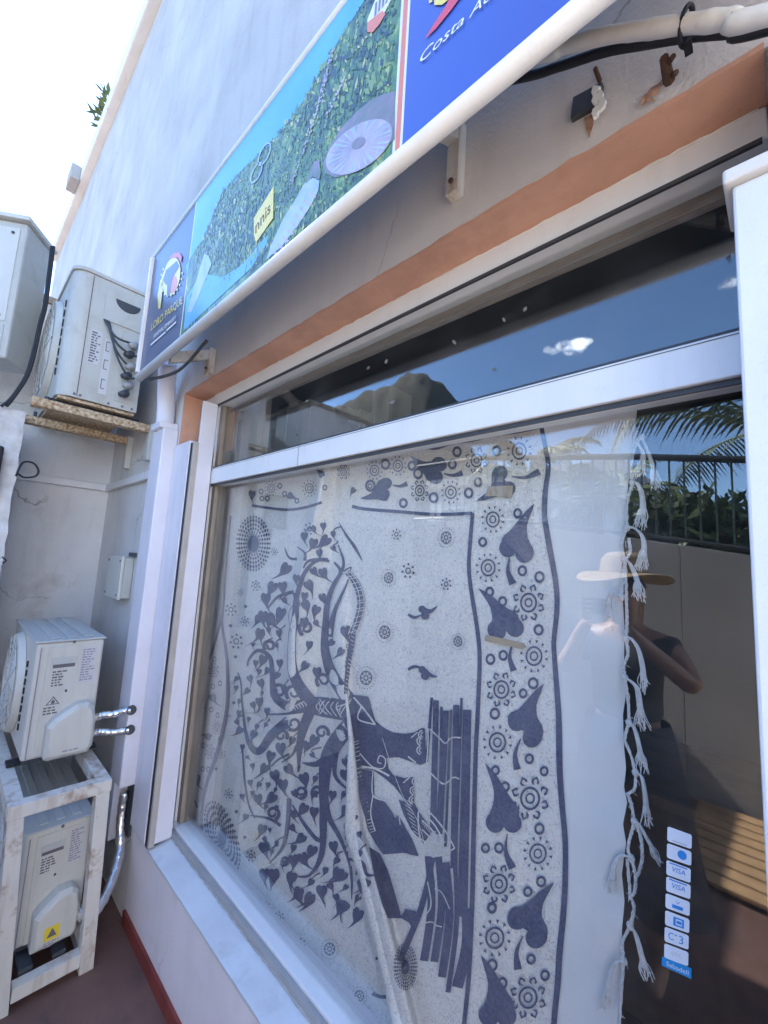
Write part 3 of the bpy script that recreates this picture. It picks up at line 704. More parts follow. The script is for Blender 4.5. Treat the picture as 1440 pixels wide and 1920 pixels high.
# wall brackets of the upper unit
for k, (xx, lab) in enumerate(((-2.64, 'speckled rusty bracket under the near end of the high unit'), (-3.06, 'rusty bracket under the far end of the high unit with an upright at the wall'))):
    t = thing('wall_bracket', lab, 'bracket', (xx, -.02, 2.3), 'brackets under the high unit')
    MB().box(xx-.03, xx+.03, -.56, -.036, 2.318, 2.362).build('arm', M['rust'], t, bevel=.004)
    MB().box(xx-.03, xx+.03, -.035, -.001, 2.16, 2.37).build('wall_leg', M['ac_grey'], t, bevel=.004)
    MB().cyl((xx, -.50, 2.3625), (xx, -.50, 2.382 if k == 0 else 2.395), .008, 8).build('bolt', M['dark_grey'], t)

# rack
def rack():
    t = thing('metal_rack', 'rusty white welded steel rack carrying one unit and holding another', 'rack', (-2.4, -.32, 0))
    x1, x0 = -2.05, -3.02
    # leaning like the photograph shows it: feet slightly closer together
    def post(xa, y_b, y_t):
        mb = MB(); s = .024
        q = [(xa-2*s, y_b-s), (xa, y_b-s), (xa, y_b+s), (xa-2*s, y_b+s)]; q2 = [(xa-2*s, y_t-s), (xa, y_t-s), (xa, y_t+s), (xa-2*s, y_t+s)]
        mb.add([(*p, 0.0) for p in q]+[(*p, .66) for p in q2], [(3, 2, 1, 0), (4, 5, 6, 7)]+[(i, (i+1) % 4, 4+(i+1) % 4, 4+i) for i in range(4)])
        mb.build('post', M['rust_white'], t, bevel=.002)
    post(x1, -.425, -.462); post(x1, -.172, -.192); post(x0+.048, -.43, -.462); post(x0+.048, -.172, -.192)
    # top frame
    MB().box(x1-.05, x1+.001, -.489, -.165, .6605, .707).build('rail', M['rust_white'], t, bevel=.002)
    MB().box(x0, x0+.05, -.489, -.165, .6605, .707).build('rail', M['rust_white'], t, bevel=.002)
    MB().box(x0+.0505, x1-.0505, -.489, -.440, .6605, .707).build('rail', M['rust_white'], t, bevel=.002)
    MB().box(x0+.0505, x1-.0505, -.214, -.165, .6605, .707).build('rail', M['rust_white'], t, bevel=.002)
    # bottom frame
    MB().box(x1-.046, x1-.002, -.40, -.198, .03, .078).build('rail', M['rust_white'], t, bevel=.002)
    MB().box(x0+.002, x0+.046, -.40, -.198, .03, .078).build('rail', M['rust_white'], t, bevel=.002)
    MB().box(x0+.05, x1-.0505, -.448, -.404, .03, .078).build('rail', M['rust_white'], t, bevel=.002)
    MB().box(x0+.05, x1-.0505, -.196, -.152, .03, .078).build('rail', M['rust_white'], t, bevel=.002)
    for yy in (-.36, -.26): MB().box(x0+.05, x1-.0505, yy-.02, yy+.02, .078, .094).build('cross_bar', M['dark_grey'], t)
rack()

# foil wrapped pipes
def foil(label, pts, r):
    P = smoothpath(pts, 8); rnd = random.Random(len(pts))
    tag(MB().tube(P, [r*rnd.uniform(.86, 1.14) for _ in P], 12).build('foil_pipe', M['foil'], smooth=True), label, 'pipe', 'foil wrapped pipes')
def tq(px, py, x): return tuple(at(px, py, 0, x))
foil('upper foil wrapped pipe from the unit to the trunking', [tq(168, 1362, -2.345), tq(178, 1348, -2.32), tq(192, 1341, -2.30), tq(212, 1339, -2.28), tq(232, 1333, -2.262), tq(246, 1331, -2.2485)], .0155)
foil('lower foil wrapped pipe from the unit to the trunking', [tq(164, 1376, -2.345), tq(176, 1374, -2.32), tq(190, 1372, -2.30), tq(208, 1373, -2.28), tq(228, 1371, -2.262), tq(243, 1368, -2.2485)], .0155)
foil('long foil wrapped pipe curving out of the trunking foot down behind the rack', [(-2.29, -.035, .52), (-2.28, -.04, .40), (-2.22, -.05, .30), (-2.14, -.10, .22), (-2.08, -.17, .18), (-2.12, -.20, .185), (-2.17, -.225, .2)], .021)
t = thing('pipe_clip', 'small pair of dark pipe collars at the trunking side', 'clip', at(245, 1350, 0, -2.25))
for px, py in ((247, 1331), (244, 1368)):
    c = at(px, py, 0, -2.245); MB().tube([(c[0]-.004, c[1], c[2]), (c[0]+.008, c[1]-.003, c[2])], .021, 12).build('collar', M['dark_grey'], t)

# junction box
p = at(234, 1080, 1, 0)
t = thing('junction_box', 'square white electrical junction box on the wall left of the trunking', 'junction box', (p[0], -.03, p[2]))
jx0, jx1, jz0, jz1 = -2.97, -2.70, 1.37, 1.60
MB().box(jx0, jx1, -.05, -.001, jz0, jz1).build('box_body', M['ac_grey'], t, bevel=.006)
MB().box(jx0-.006, jx1+.006, -.066, -.0505, jz0-.006, jz1+.006).build('box_lid', M['ac'], t, bevel=.005)
mb = MB()
for xx in (jx0+.02, jx1-.02):
    for zz in (jz0+.02, jz1-.02): mb.cyl((xx, -.0665, zz), (xx, -.070, zz), .006, 8)
mb.build('screw', M['ink'], t, kind='stuff')
MB().box(jx1-.02, jx1+.03, -.03, -.001, jz1+.0065, jz1+.03).build('gland', M['dark_grey'], t)

# ------------------------------------------------------------------ pipes, plate and stub over the window
wp = [(-.75, -.10, 2.98), *[at(px, py, 1, -.1) for px, py in ((985, 108), (1060, 86), (1130, 68), (1210, 56), (1290, 45), (1370, 36), (1440, 28))], (.35, -.1, 2.22), (.6, -.08, 2.1)]
P = smoothpath(wp, 6); rnd = random.Random(2)
WP = tag(MB().tube(P, [.0125*rnd.uniform(.93, 1.07) for _ in P], 14).build('wrapped_pipe', M['wrap'], smooth=True), 'thick white wrapped pipe bundle sagging across the wall above the window', 'pipe')
bp = [(-.8, -.04, 2.98), *[at(px, py, 1, -.05) for px, py in ((960, 150), (1045, 126), (1133, 97), (1210, 82), (1290, 68), (1370, 60), (1440, 54))], (.35, -.05, 2.26), (.6, -.05, 2.13)]
P = smoothpath(bp, 6)
tag(MB().tube(P, .0085, 10).build('black_hose', M['black'], smooth=True), 'black hose strapped along the underside of the white pipe bundle', 'hose')
c = at(1288, 50, 1, -.085)
tz = [(c[0]+.004*math.cos(a), c[1]-.004+.022*math.cos(a), c[2]-.004+.021*math.sin(a)) for a in [j*2*math.pi/24 for j in range(25)]]
tz = [(c[0]+.02*math.sin(a)*.4, y, z) for (x, y, z), a in zip(tz, [j*2*math.pi/24 for j in range(25)])]
t = thing('cable_tie', 'black cable tie holding hose and white pipe together', 'cable tie', c)
MB().tube(tz, .0035, 6).build('strap', M['black'], t, smooth=True)
MB().box(c[0]-.005, c[0]+.005, c[1]+.0, c[1]+.014, c[2]-.036, c[2]-.026).build('tie_head', M['black'], t)

def plate():
    t = thing('wall_plate', 'grey metal plate with peeling white paint above the window', 'plate', at(1100, 195, 1, 0))
    q = [at(px, py, 1, -.002) for px, py in ((1073, 231), (1078, 191), (1133, 162), (1128, 200))]
    q = [(p[0], p[2]) for p in q]
    MB().prism(q, 1, -.014, -.001).build('plate_sheet', M['dark_grey'], t, bevel=.0015)
    a = at(1118, 185, 1, -.015); b = at(1130, 218, 1, -.015)
    pk = MB(); rnd = random.Random(8)
    for k in range(6):
        c = at(1116+rnd.uniform(-4, 14), 172+k*8, 1, -.016)
        pts = [(c[0]+.008*rnd.uniform(.6, 1.3)*math.cos(j*1.05), c[2]+.011*rnd.uniform(.6, 1.3)*math.sin(j*1.05)) for j in range(6)]
        pk.prism(pts, 1, -.020-.0004*k, -.0145)
    pk.build('paint_flake', M['print_white'], t)
    c = at(1124, 150, 1, -.004); MB().cyl((c[0], -.001, c[2]), (c[0], -.03, c[2]), .004, 6).build('bolt', M['rust_dark'], t)
    st = [at(px, py, 1, -.001) for px, py in ((1096, 222), (1116, 212), (1112, 235), (1105, 258), (1100, 245))]
    MB().prism([(p[0], p[2]) for p in st], 1, -.0022, -.0004).build('rust_run', M['rust_stain'], t)
plate()
def stub():
    t = thing('iron_stub', 'rusty iron stub breaking out of cracked plaster above the window', 'stub', at(1250, 160, 1, 0))
    pts = [at(1255, 152, 1, -.01), at(1250, 130, 1, -.035), at(1245, 108, 1, -.06)]
    MB().tube(pts, [.009, .008, .0065], 7).build('bar', M['rust_dark'], t)
    MB().tube([at(1251, 122, 1, -.04), at(1262, 106, 1, -.06)], .0045, 6).tube([at(1254, 146, 1, -.012), at(1268, 136, 1, -.03)], .0045, 6).build('prong', M['rust_dark'], t)
    rnd = random.Random(6); br = MB()
    base = [(1206, 190), (1216, 180), (1222, 168), (1236, 160), (1248, 150), (1259, 152), (1256, 163), (1240, 172), (1232, 183), (1220, 190), (1230, 195), (1212, 203), (1204, 208)]
    q = [at(px+rnd.uniform(-1.5, 1.5), py+rnd.uniform(-1.5, 1.5), 1, 0) for px, py in base]
    v, f = fill2d([(p[0], p[2]) for p in q], .012)
    br.add([(a, -.003-rnd.uniform(0, .010), b) for a, b in v], f)
    br.build('cracked_plaster', M['rust_stain'], t)
stub()

# ------------------------------------------------------------------ sign
SY = -.218
S = thing('shop_sign', 'long framed advertising sign with blue and green prints above the window', 'sign', (-.6, SY, 2.42))
sx0, sx1, sz0, sz1 = -2.222, .24, 2.497, 3.108
MB().box(sx0, sx1, SY+.0005, SY+.03, sz0+.0, sz1).build('back_panel', M['dark_grey'], S)
MB().tube([(sx0-.02, SY+.004, 2.476), (sx1, SY+.004, 2.481)], .0185, 14).build('bottom_rail', M['sign_white'], S, smooth=True)
MB().tube([(sx0-.02, SY+.008, sz1+.004), (sx1, SY+.008, sz1+.004)], .0155, 12).build('top_rail', M['sign_white'], S, smooth=True)
MB().box(sx0-.02, sx0-.0005, SY-.016, SY+.03, sz0+.001, sz1-.008).build('end_rail', M['sign_white'], S, bevel=.003)
def sg(px, py, d=.001): 
    p = at(px, py, 1, SY); return (p[0], SY-d, p[2])
_sd = [0]
def sprint(name, px_poly, m, d, step=40, parent=None):
    v, f = fill2d(px_poly, step)
    _sd[0] += 1
    return MB().add([sg(a, b, d) for a, b in v], f).build(name, m, parent or S)
def band(name, xa, xb, m, d=.0008):
    MB().add([(xa, SY-d, sz0+.001), (xb, SY-d, sz0+.001), (xb, SY-d, sz1-.001), (xa, SY-d, sz1-.001)], [(0, 1, 2, 3)]).build(name, m, S)
xd1 = at(354, 500, 1, SY)[0]; xd2 = at(745, 262, 1, SY)[0]
band('navy_panel', sx0, xd1-.004, M['sign_navy'])
band('divider_strip', xd1-.004, xd1+.004, M['print_white'], .0009)
band('photo_panel', xd1+.004, xd2-.012, M['jungle'])
band('divider_strip', xd2-.012, xd2+.016, M['print_white'], .0009)
band('orange_stripe', xd2-.004, xd2+.009, M['sign_orange'], .0014)
band('blue_panel', xd2+.016, sx1, M['sign_blue'])
# sky along the top of the photo panel
v, f = fill2d([(xd1+.0045, sz1-.0015), (xd1+.0045, sz0+.26), (-1.75, sz0+.33), (-1.6, sz0+.36), (-1.45, sz0+.48), (-1.3, sz0+.47), (-1.1, sz1-.18), (-.95, sz1-.17), (-.8, sz1-.11), (xd2-.0125, sz1-.05), (xd2-.0125, sz1-.0015)], .05)
MB().add([(a, SY-.0013, b) for a, b in v], f).build('sky_print', M['sign_sky'], S)
sprint('water_print', [(345, 620), (350, 560), (366, 532), (390, 515), (420, 520), (450, 500), (470, 480), (490, 455), (505, 440), (500, 460), (470, 505)], M['sign_cyan'], .0018)
sprint('wave_print', [(352, 585), (366, 535), (384, 476), (392, 480), (398, 495), (388, 520), (372, 560), (360, 585)], M['sign_pale'], .0022)
sprint('slide_print', [(500, 488), (512, 455), (530, 415), (552, 380), (572, 345), (588, 334), (600, 340), (598, 358), (585, 385), (562, 420), (530, 462)], M['sign_pale'], .0022)
def ell(cx, cy, a, b, ang, n=28, t0=0, t1=2*math.pi):
    c, s = math.cos(ang), math.sin(ang)
    return [(cx+a*math.cos(q)*c-b*math.sin(q)*s, cy+a*math.cos(q)*s+b*math.sin(q)*c) for q in [t0+(t1-t0)*k/n for k in range(n)]]
sprint('tube_print', [(610, 325), (608, 305), (620, 275), (640, 242), (668, 212), (700, 186), (725, 176), (742, 172), (741, 262), (720, 280), (690, 305), (655, 328), (630, 334)], M['sign_mauve'], .0020)
sprint('ring_print', ell(675, 277, 72, 38, R_(-36)), M['sign_ring'], .0026)
sprint('ring_print', ell(674, 270, 15, 9, R_(-36)), M['sign_mauve'], .0032)
sprint('slide_rim_print', [(575, 345), (590, 304), (600, 302), (603, 325), (600, 338), (588, 332)], M['sign_mauve'], .0025)
sprint('house_print', [(690, 55), (690, 38), (705, 0), (735, 0), (722, 25), (705, 45)], M['print_white'], .0020)
sprint('house_print', [(690, 62), (690, 44), (718, 22), (724, 28), (712, 48), (700, 62)], M['sign_orange'], .0024)
wn = MB()
for k in range(4):
    wn.add([sg(a, b, .0028) for a, b in ((703+k*7, 34-k*8), (707+k*7, 28-k*8), (709+k*7, 4-k*6), (705+k*7, 8-k*6))], [(0, 1, 2, 3)])
wn.build('house_window_print', M['sign_mauve'], S)
# spray of people and rope on the slide
rp_ = MB(); rq = random.Random(9)
for k, (a, b, wd, n_) in enumerate((((625, 95), (603, 192), 5, 70), ((598, 200), (575, 275), 3, 40), ((575, 275), (548, 345), 2, 30), ((648, 150), (615, 215), 3, 26))):
    for _ in range(n_):
        t_ = rq.random(); x = a[0]+(b[0]-a[0])*t_+rq.uniform(-wd, wd)*(.3+.7*t_); y = a[1]+(b[1]-a[1])*t_+rq.uniform(-3, 3); r_ = rq.uniform(.6, 2.0)
        d = .0030+.0004*rq.random(); rp_.add([sg(x-r_, y+r_*1.6, d), sg(x+r_*.6, y+r_, d), sg(x+r_, y-r_*1.6, d), sg(x-r_*.5, y-r_, d)], [(0, 1, 2, 3)])
rp_.build('splash_print', M['sign_ring'], S, kind='stuff')
ch = MB()
for (cx, cy, a, b) in ((482, 325, 8, 22), (497, 290, 9, 24)):
    o_ = ell(cx, cy, b, a, R_(-66), 20); i_ = ell(cx, cy, b*.86, a*.78, R_(-66), 20)
    ch.add([sg(*p, .0029) for p in o_+i_], [(k, (k+1) % 20, 20+(k+1) % 20, 20+k) for k in range(20)])
ch.build('chain_print', M['sign_pale'], S)
fol = MB(); rf = random.Random(5)
for _ in range(4200):
    x = rf.uniform(xd1+.05, xd2-.03); z = rf.uniform(sz0+.01, sz1-.06)
    lim = float(np.interp(x, [xd1, -1.75, -1.6, -1.45, -1.3, -1.1, -.95, -.8, xd2], [sz0+.26, sz0+.33, sz0+.36, sz0+.48, sz0+.47, sz1-.18, sz1-.17, sz1-.11, sz1-.05]))
    if z > lim+.012: continue
    a = rf.uniform(-.6, .6)+1.9; L = rf.uniform(.004, .015)*(1+.5*math.sin(x*9+z*14)); w2 = L*rf.uniform(.22, .5)
    # the pale pool and its deck lie at the lower left of the picture
    pool = z < sz0+.02+.12*max(0, min(1, (-1.15-x)/.5)) and x < -1.1
    if pool and rf.random() < .85: continue
    fol.mi = (4 if pool else rf.choices((0, 1, 2, 3), (5+4*math.sin(x*17+3*math.sin(z*21)), 5, 3+2.5*math.sin(x*8-z*25+1), 1.1))[0])
    d = .00155+.0004*rf.random(); c, q = math.cos(a), math.sin(a)
    P4 = [(x+c*L, z+q*L), (x-q*w2, z+c*w2), (x-c*L, z-q*L), (x+q*w2, z-c*w2)]
    fol.add([(px_, SY-d, pz_) for px_, pz_ in P4], [(0, 3, 2, 1)])
fol.build('foliage_print', [M['dab_dark'], M['dab_mid'], M['dab_light'], M['dab_yellow'], M['dab_water']], S, kind='stuff')
sp = MB()
for k in range(26):
    a = k*6.2832/26; i0, i1 = (.26, .95)
    def ep(r_, t): 
        X, Y = 72*r_*math.cos(t), 38*r_*math.sin(t); c, q = math.cos(R_(-36)), math.sin(R_(-36)); return (675+X*c-Y*q, 277+X*q+Y*c)
    sp.add([sg(*ep(i0, a), .0029), sg(*ep(i1, a-.03), .0029), sg(*ep(i1, a+.06+.05*math.sin(k*2.3)), .0029)], [(0, 1, 2)])
sp.build('ring_shading_print', M['sign_pale'], S, kind='stuff')
st_ = MB()
for k in range(9):
    t0 = k/9; a = np.array((512, 474))*(1-t0)+np.array((588, 350))*t0; b = a+np.array((9, 9))
    st_.add([sg(a[0], a[1], .0026), sg(a[0]+3, a[1]-4, .0026), sg(b[0]+6, b[1]-3, .0026), sg(b[0]+2, b[1]+1, .0026)], [(0, 1, 2, 3)])
st_.build('slide_stripe_print', M['sign_ring'], S, kind='stuff')
y_ = sprint('yellow_tag_print', [(478, 444), (478, 410), (515, 350), (514, 410), (482, 456)], M['sign_yellow'], .0034)
def quadmap(q, d):
    a, b, c, e = [np.array(p, float) for p in q]     # lower left, lower right, upper right, upper left (pixels)
    def fn(u, v):
        p = (a*(1-u)+b*u)*(1-v)+(e*(1-u)+c*u)*v
        return sg(p[0], p[1], d)
    return fn
mb = MB(); word_on(mb, 'nnis', quadmap(((481, 440), (509, 398), (509, 378), (481, 420)), .0042)); mb.build('lettering', M['ink'], y_)
# lettering
mb = MB(); word_on(mb, 'LORO PARQUE', quadmap(((284, 624), (344, 572), (343, 556), (286, 607)), .0042)); mb.build('lettering', M['sign_yellow'], S)
mb = MB(); word_on(mb, 'ANIMAL EMBASSY', quadmap(((289, 636), (332, 598), (332, 591), (290, 628)), .0042)); mb.build('lettering', M['print_white'], S)
mb = MB()
for k, (a, b, c, d_) in enumerate(((284, 649, 312, 625), (314, 622, 332, 606))): mb.add([sg(a, b, .004), sg(c, d_, .004), sg(c, d_-3, .004), sg(a, b-3, .004)], [(0, 1, 2, 3)])
mb.build('small_print', M['print_white'], S)
sprint('emblem_disc', ell(323, 520, 37, 16, R_(-80)), M['sign_yellow'], .0034)
sprint('emblem_glow', ell(325, 534, 17, 9, R_(-80)), M['sign_orange'], .0036)
sprint('emblem_crown', [(306, 520), (312, 508), (322, 500), (333, 490), (338, 500), (331, 512), (326, 520), (322, 536), (320, 556), (315, 556), (315, 536), (309, 530)], M['sign_navy'], .0040)
sprint('emblem_arc', [(299, 580), (297, 556), (301, 532), (308, 512), (313, 508), (305, 534), (302, 556), (303, 578)], M['sign_yellow'], .0042)
sprint('emblem_plume', [(318, 486), (328, 476), (338, 474), (343, 482), (341, 494), (336, 484), (327, 484)], M['sign_red'], .0044)
em = MB()
arc = ell(323, 520, 36, 19, R_(-78), 40)
for k in range(0, 26, 2):
    a, b = arc[(k+8) % 40]; em.add([sg(a-1.2, b-2, .0036), sg(a+1.2, b-2, .0036), sg(a+1.2, b+2, .0036), sg(a-1.2, b+2, .0036)], [(0, 1, 2, 3)])
for pl_ in ([(300, 580), (299, 560), (304, 540), (308, 530), (305, 556), (303, 574)], ):
    em.add([sg(a, b, .0038) for a, b in pl_], [tuple(range(len(pl_)))])
em.build('emblem_ring', M['cream_print'], S, kind='stuff')
mb = MB(); word_on(mb, 'Costa Adeje', quadmap(((790, 128), (968, -34), (968, -58), (790, 104)), .0042), shear=.35); mb.build('lettering', M['cream_print'], S)
sprint('swoosh_print', [(798, 76), (815, 48), (838, 14), (850, -12), (880, -40), (868, -6), (846, 24), (818, 58)], M['sign_red'], .0034)
sprint('logo_print', [(816, 12), (816, -2), (822, -30), (860, -40), (852, -6), (830, 12)], M['sign_yellow'], .0030)
sprint('logo_ring_print', [(806, 9), (806, -20), (812, -20), (812, 6)], M['sign_yellow'], .0030)
# brackets holding the sign
for k, (px, py) in enumerate(((862, 300), (700, 310), (370, 660))):
    if k == 1: continue
    xx = at(px, py, 1, 0)[0] if k == 0 else at(388, 680, 1, -.03)[0]
    a, b = (2.545, 2.74) if k == 0 else (2.47, 2.6)
    b_ = MB().box(xx-.018, xx+.018, -.03, -.001, a, b).prism([(-.03, b-.06), (-.03, b-.012), (SY+.03, b-.09), (SY+.03, b-.14)], 0, xx-.016, xx+.016)
    br = b_.build('mounting_bracket', M['rust_white'], S, bevel=.002)
    MB().cyl((xx, -.0305, a+.03), (xx, -.036, a+.03), .006, 8).cyl((xx, -.0305, b-.03), (xx, -.036, b-.03), .006, 8).build('bolt', M['rust_dark'], br, kind='stuff')
for xx in (-.56, -.72): MB().box(xx-.012, xx+.012, SY+.0305, -.001, 2.80, 2.82).build('tie_bar', M['dark_grey'], S)
sb = [(-2.15, -.19, 2.452), (-1.9, -.15, 2.44), (-1.6, -.16, 2.47)]
tag(MB().tube(smoothpath(sb, 6), .007, 6).build('sign_cable', M['dark_grey'], smooth=True), 'dark cable drooping behind the left end of the sign', 'cable')

# ------------------------------------------------------------------ wall hanging behind the glass
CY = .235
FL = [(860, 610), (930, 600), (1034, 575), (1121, 552), (1250, 545), (1447, 540)]
FR = [(860, 628), (873, 628), (1048, 622), (1159, 612), (1325, 590), (1447, 566)]
FC = [(1000, 640), (1048, 647), (1290, 650), (1383, 664), (1558, 677), (1644, 709), (1851, 760), (2050, 812)]
def itp(tab, v): return float(np.interp(v, [p[0] for p in tab], [p[1] for p in tab]))
def sstep(x): x = min(1, max(0, x)); return x*x*(3-2*x)
def fold(u, v):
    g = .004*math.sin(u/62+v/260)+.0025*math.sin(u/31-v/170)+.003*math.sin(v/90+u/400)
    l, r = itp(FL, v), itp(FR, v); k = sstep((1480-v)/150)
    if l-20 < u < r:
        if u < l: g += .07*k*sstep((u-(l-20))/20)
        else: g += .07*k*(1-min(1, (u-l)/(r-l)))
    c = itp(FC, v); k = sstep((v-1020)/250)*(.55+.45*sstep((v-1450)/200))
    wd = 34+10*sstep((v-1500)/200)
    if c-wd < u < c+10:
        s = (u-(c-wd))/(wd)
        g += .062*k*(math.sqrt(max(0, 1-(1-min(1, s*1.6))**2)) if u < c-6 else 1-sstep((u-(c-6))/16))
    top = math.exp(-max(0, v-860)/95)
    if 430 < u < 760: g += .007*top*math.sin(u/14+.5*math.sin(v/40))*sstep((u-430)/60)*sstep((760-u)/60)
    # left hand slack and ripples by the fringe
    g += .010*sstep((470-u)/110)*math.sin(v/115+1.2)
    g += .004*sstep((u-1080)/90)*math.sin(v/27)
    return g
def cl(u, v, d=0.0):
    return tuple(at(u, v, 1, CY-fold(u, v)-d))

edgeR = [(1196, 742), (1192, 800), (1188, 850), (1178, 905), (1174, 960), (1170, 1010), (1166, 1060), (1168, 1130), (1171, 1180), (1170, 1230), (1174, 1300), (1168, 1340), (1170, 1400), (1174, 1440), (1170, 1475), (1176, 1505), (1168, 1545), (1174, 1580), (1166, 1640), (1171, 1690), (1166, 1745), (1168, 1800), (1162, 1860), (1160, 1920), (1158, 2010)]
outline = edgeR+[(720, 2010), (667, 1905), (575, 1800), (498, 1735), (477, 1690), (437, 1642), (395, 1580), (352, 1540), (330, 1525), (334, 1400), (345, 1320), (362, 1200), (373, 1120), (385, 1060), (396, 1000), (405, 930), (414, 880), (720, 800), (1030, 745)]
Wh = thing('wall_hanging', 'cream cotton hanging block printed with a navy heart leafed tree behind the glass', 'wall hanging', (-1.0, CY, .43))
fieldpoly = [(1014, 785), (1020, 830), (1022, 860), (1030, 900), (1022, 930), (1020, 980), (1027, 1020), (1042, 1100), (1045, 1140), (1038, 1190), (1040, 1230), (1048, 1330), (1050, 1430), (1054, 1500), (1059, 1580), (1060, 1670), (1050, 1720), (1046, 1800), (1038, 1850), (1030, 2008), (722, 2008), (667, 1900), (575, 1795), (480, 1680), (440, 1620), (385, 1545), (378, 1500), (395, 1450), (425, 1390), (347, 1412), (368, 1366), (370, 1300), (390, 1240), (412, 1190), (420, 1110), (425, 1010), (432, 950), (445, 905), (660, 850), (860, 800)]
def in_poly(x, y, P):
    c = False; j = len(P)-1
    for i in range(len(P)):
        if (P[i][1] > y) != (P[j][1] > y) and x < (P[j][0]-P[i][0])*(y-P[i][1])/(P[j][1]-P[i][1])+P[i][0]: c = not c
        j = i
    return c
def cloth():
    v, f = fill2d(outline, 4.0)
    mb = MB(); mb.add([cl(a, b) for a, b in v], f)
    mb.m = [1 if in_poly(sum(v[i][0] for i in q)/3, sum(v[i][1] for i in q)/3, fieldpoly) else 0 for q in f]
    return mb.build('cloth', [M['muslin'], M['printed']], Wh, smooth=True)
CLO = cloth()

def roll():
    vs = list(range(1300, 2031, 14)); P = []; rr = []; rn = random.Random(3)
    for v in vs:
        u = itp(FC, v)-itp([(1300, 3), (1450, 10), (1560, 17), (1900, 21), (2050, 22)], v)*.9
        rp = itp([(1300, 2.0), (1400, 6), (1480, 11), (1560, 17), (1900, 21), (2050, 22)], v)
        p = at(u, v, 1, CY-.036); dist = float(np.linalg.norm(p-CAM_C)); cosv = float(np.dot((p-CAM_C)/dist, CF))
        P.append(p); rr.append(min(.034, rp*dist*cosv/FPX*1.0)*(1+.05*math.sin(v/37)+.03*rn.uniform(-1, 1)))
    P = smoothpath(P, 2); rr = list(np.interp(np.linspace(0, 1, len(P)), np.linspace(0, 1, len(rr)), rr))
    MB().tube(P, rr, 20).build('rolled_fold', M['printed'], Wh, smooth=True)
roll()
# ---- the block print. Crops of the photograph used for measuring: origin and scale
TA = lambda x, y: (660+x*.29167, 640+y*.29167)
TB = lambda x, y: (660+x*.29167, 1150+y*.29167)
TC = lambda x, y: (300+x*.29167, 640+y*.29167)
TD = lambda x, y: (300+x*.29167, 1150+y*.29167)
TE = lambda x, y: (760+x*.31944, 1500+y*.31944)
TF = lambda x, y: (300+x*.31944, 1500+y*.31944)
INK = MB(); LITE = MB(); _k = [0]
def put(mb, px_v, f, d0):
    _k[0] += 1; d = d0+(_k[0] % 37)*.00003
    mb.add([cl(a, b, d) for a, b in px_v], f)
def shape(poly, lite=False, step=4.0):
    v, f = fill2d(poly, step); put(LITE if lite else INK, v, f, .0055 if lite else .0028)
def stroke(pts, w, lite=False, sm=True):
    """ribbon along px points; w a width or list of widths"""
    P = smoothpath(pts, 5) if (sm and len(pts) > 2) else [np.array(p, float) for p in pts]
    Q = [P[0]]
    for a, b in zip(P[:-1], P[1:]):
        L = np.linalg.norm(b-a); k = max(1, int(L/3.5))
        Q += [a+(b-a)*(j+1)/k for j in range(k)]
    n = len(Q); ws = np.interp(np.linspace(0, 1, n), np.linspace(0, 1, len(w)), w) if hasattr(w, '__len__') else [w]*n
    vs = []; fs = []
    for i in range(n):
        t = Q[min(i+1, n-1)]-Q[max(i-1, 0)]; L = np.linalg.norm(t) or 1; nx = np.array([-t[1], t[0]])/L
        vs += [tuple(Q[i]+nx*ws[i]/2), tuple(Q[i]-nx*ws[i]/2)]
        if i: fs.append((2*i-2, 2*i-1, 2*i+1, 2*i))
    put(LITE if lite else INK, vs, fs, .0055 if lite else .0028)
def ringp(cx, cy, r, w, sx=1.0, n=18, lite=False):
    o = [(cx+(r)*sx*math.cos(q), cy+r*math.sin(q)) for q in [k*6.2832/n for k in range(n)]]
    i_ = [(cx+(r-w)*sx*math.cos(q), cy+(r-w)*math.sin(q)) for q in [k*6.2832/n for k in range(n)]]
    put(LITE if lite else INK, o+i_, [(k, (k+1) % n, n+(k+1) % n, n+k) for k in range(n)], .0055 if lite else .0028)
def disc(cx, cy, r, sx=1.0, n=10, lite=False):
    put(LITE if lite else INK, [(cx+r*sx*math.cos(q), cy+r*math.sin(q)) for q in [k*6.2832/n for k in range(n)]], [tuple(range(n))], .0055 if lite else .0028)
def heart(cx, cy, s, ang, bend=.3, tail=1.0):
    """pipal leaf: two lobes and a drawn out tail; ang 0 points the tail down the picture"""
    half = [(0, -.40), (.08, -.50), (.22, -.57), (.36, -.52), (.46, -.36), (.48, -.15), (.42, .08), (.31, .28), (.20, .45), (.12, .62), (.085, .85)]
    tip = (0, .95+.45*tail)
    pts = half+[(.04, .95+.25*tail), tip, (-.04, .95+.25*tail)]+[(-x, y) for x, y in half[:0:-1]]
    c, q = math.cos(ang), math.sin(ang); out = []
    for x, y in pts:
        x += bend*max(0, y-.1)**2
        out.append((cx+s*(x*c-y*q), cy+s*(x*q+y*c)))
    shape(out, step=5)
def sunf(cx, cy, r, sx=.85, n=12):
    ringp(cx, cy, r*.60, r*.12, sx); ringp(cx, cy, r*.30, r*.10, sx)
    for k in range(n):
        a = k*6.2832/n+.2
        p = [(cx+r*(.98 if j else .74)*sx*math.cos(a+(0 if not j else j*.10)), cy+r*(.98 if j else .74)*math.sin(a+(0 if not j else j*.10))) for j in (0, -1, 1)]
        shape(p, step=30)
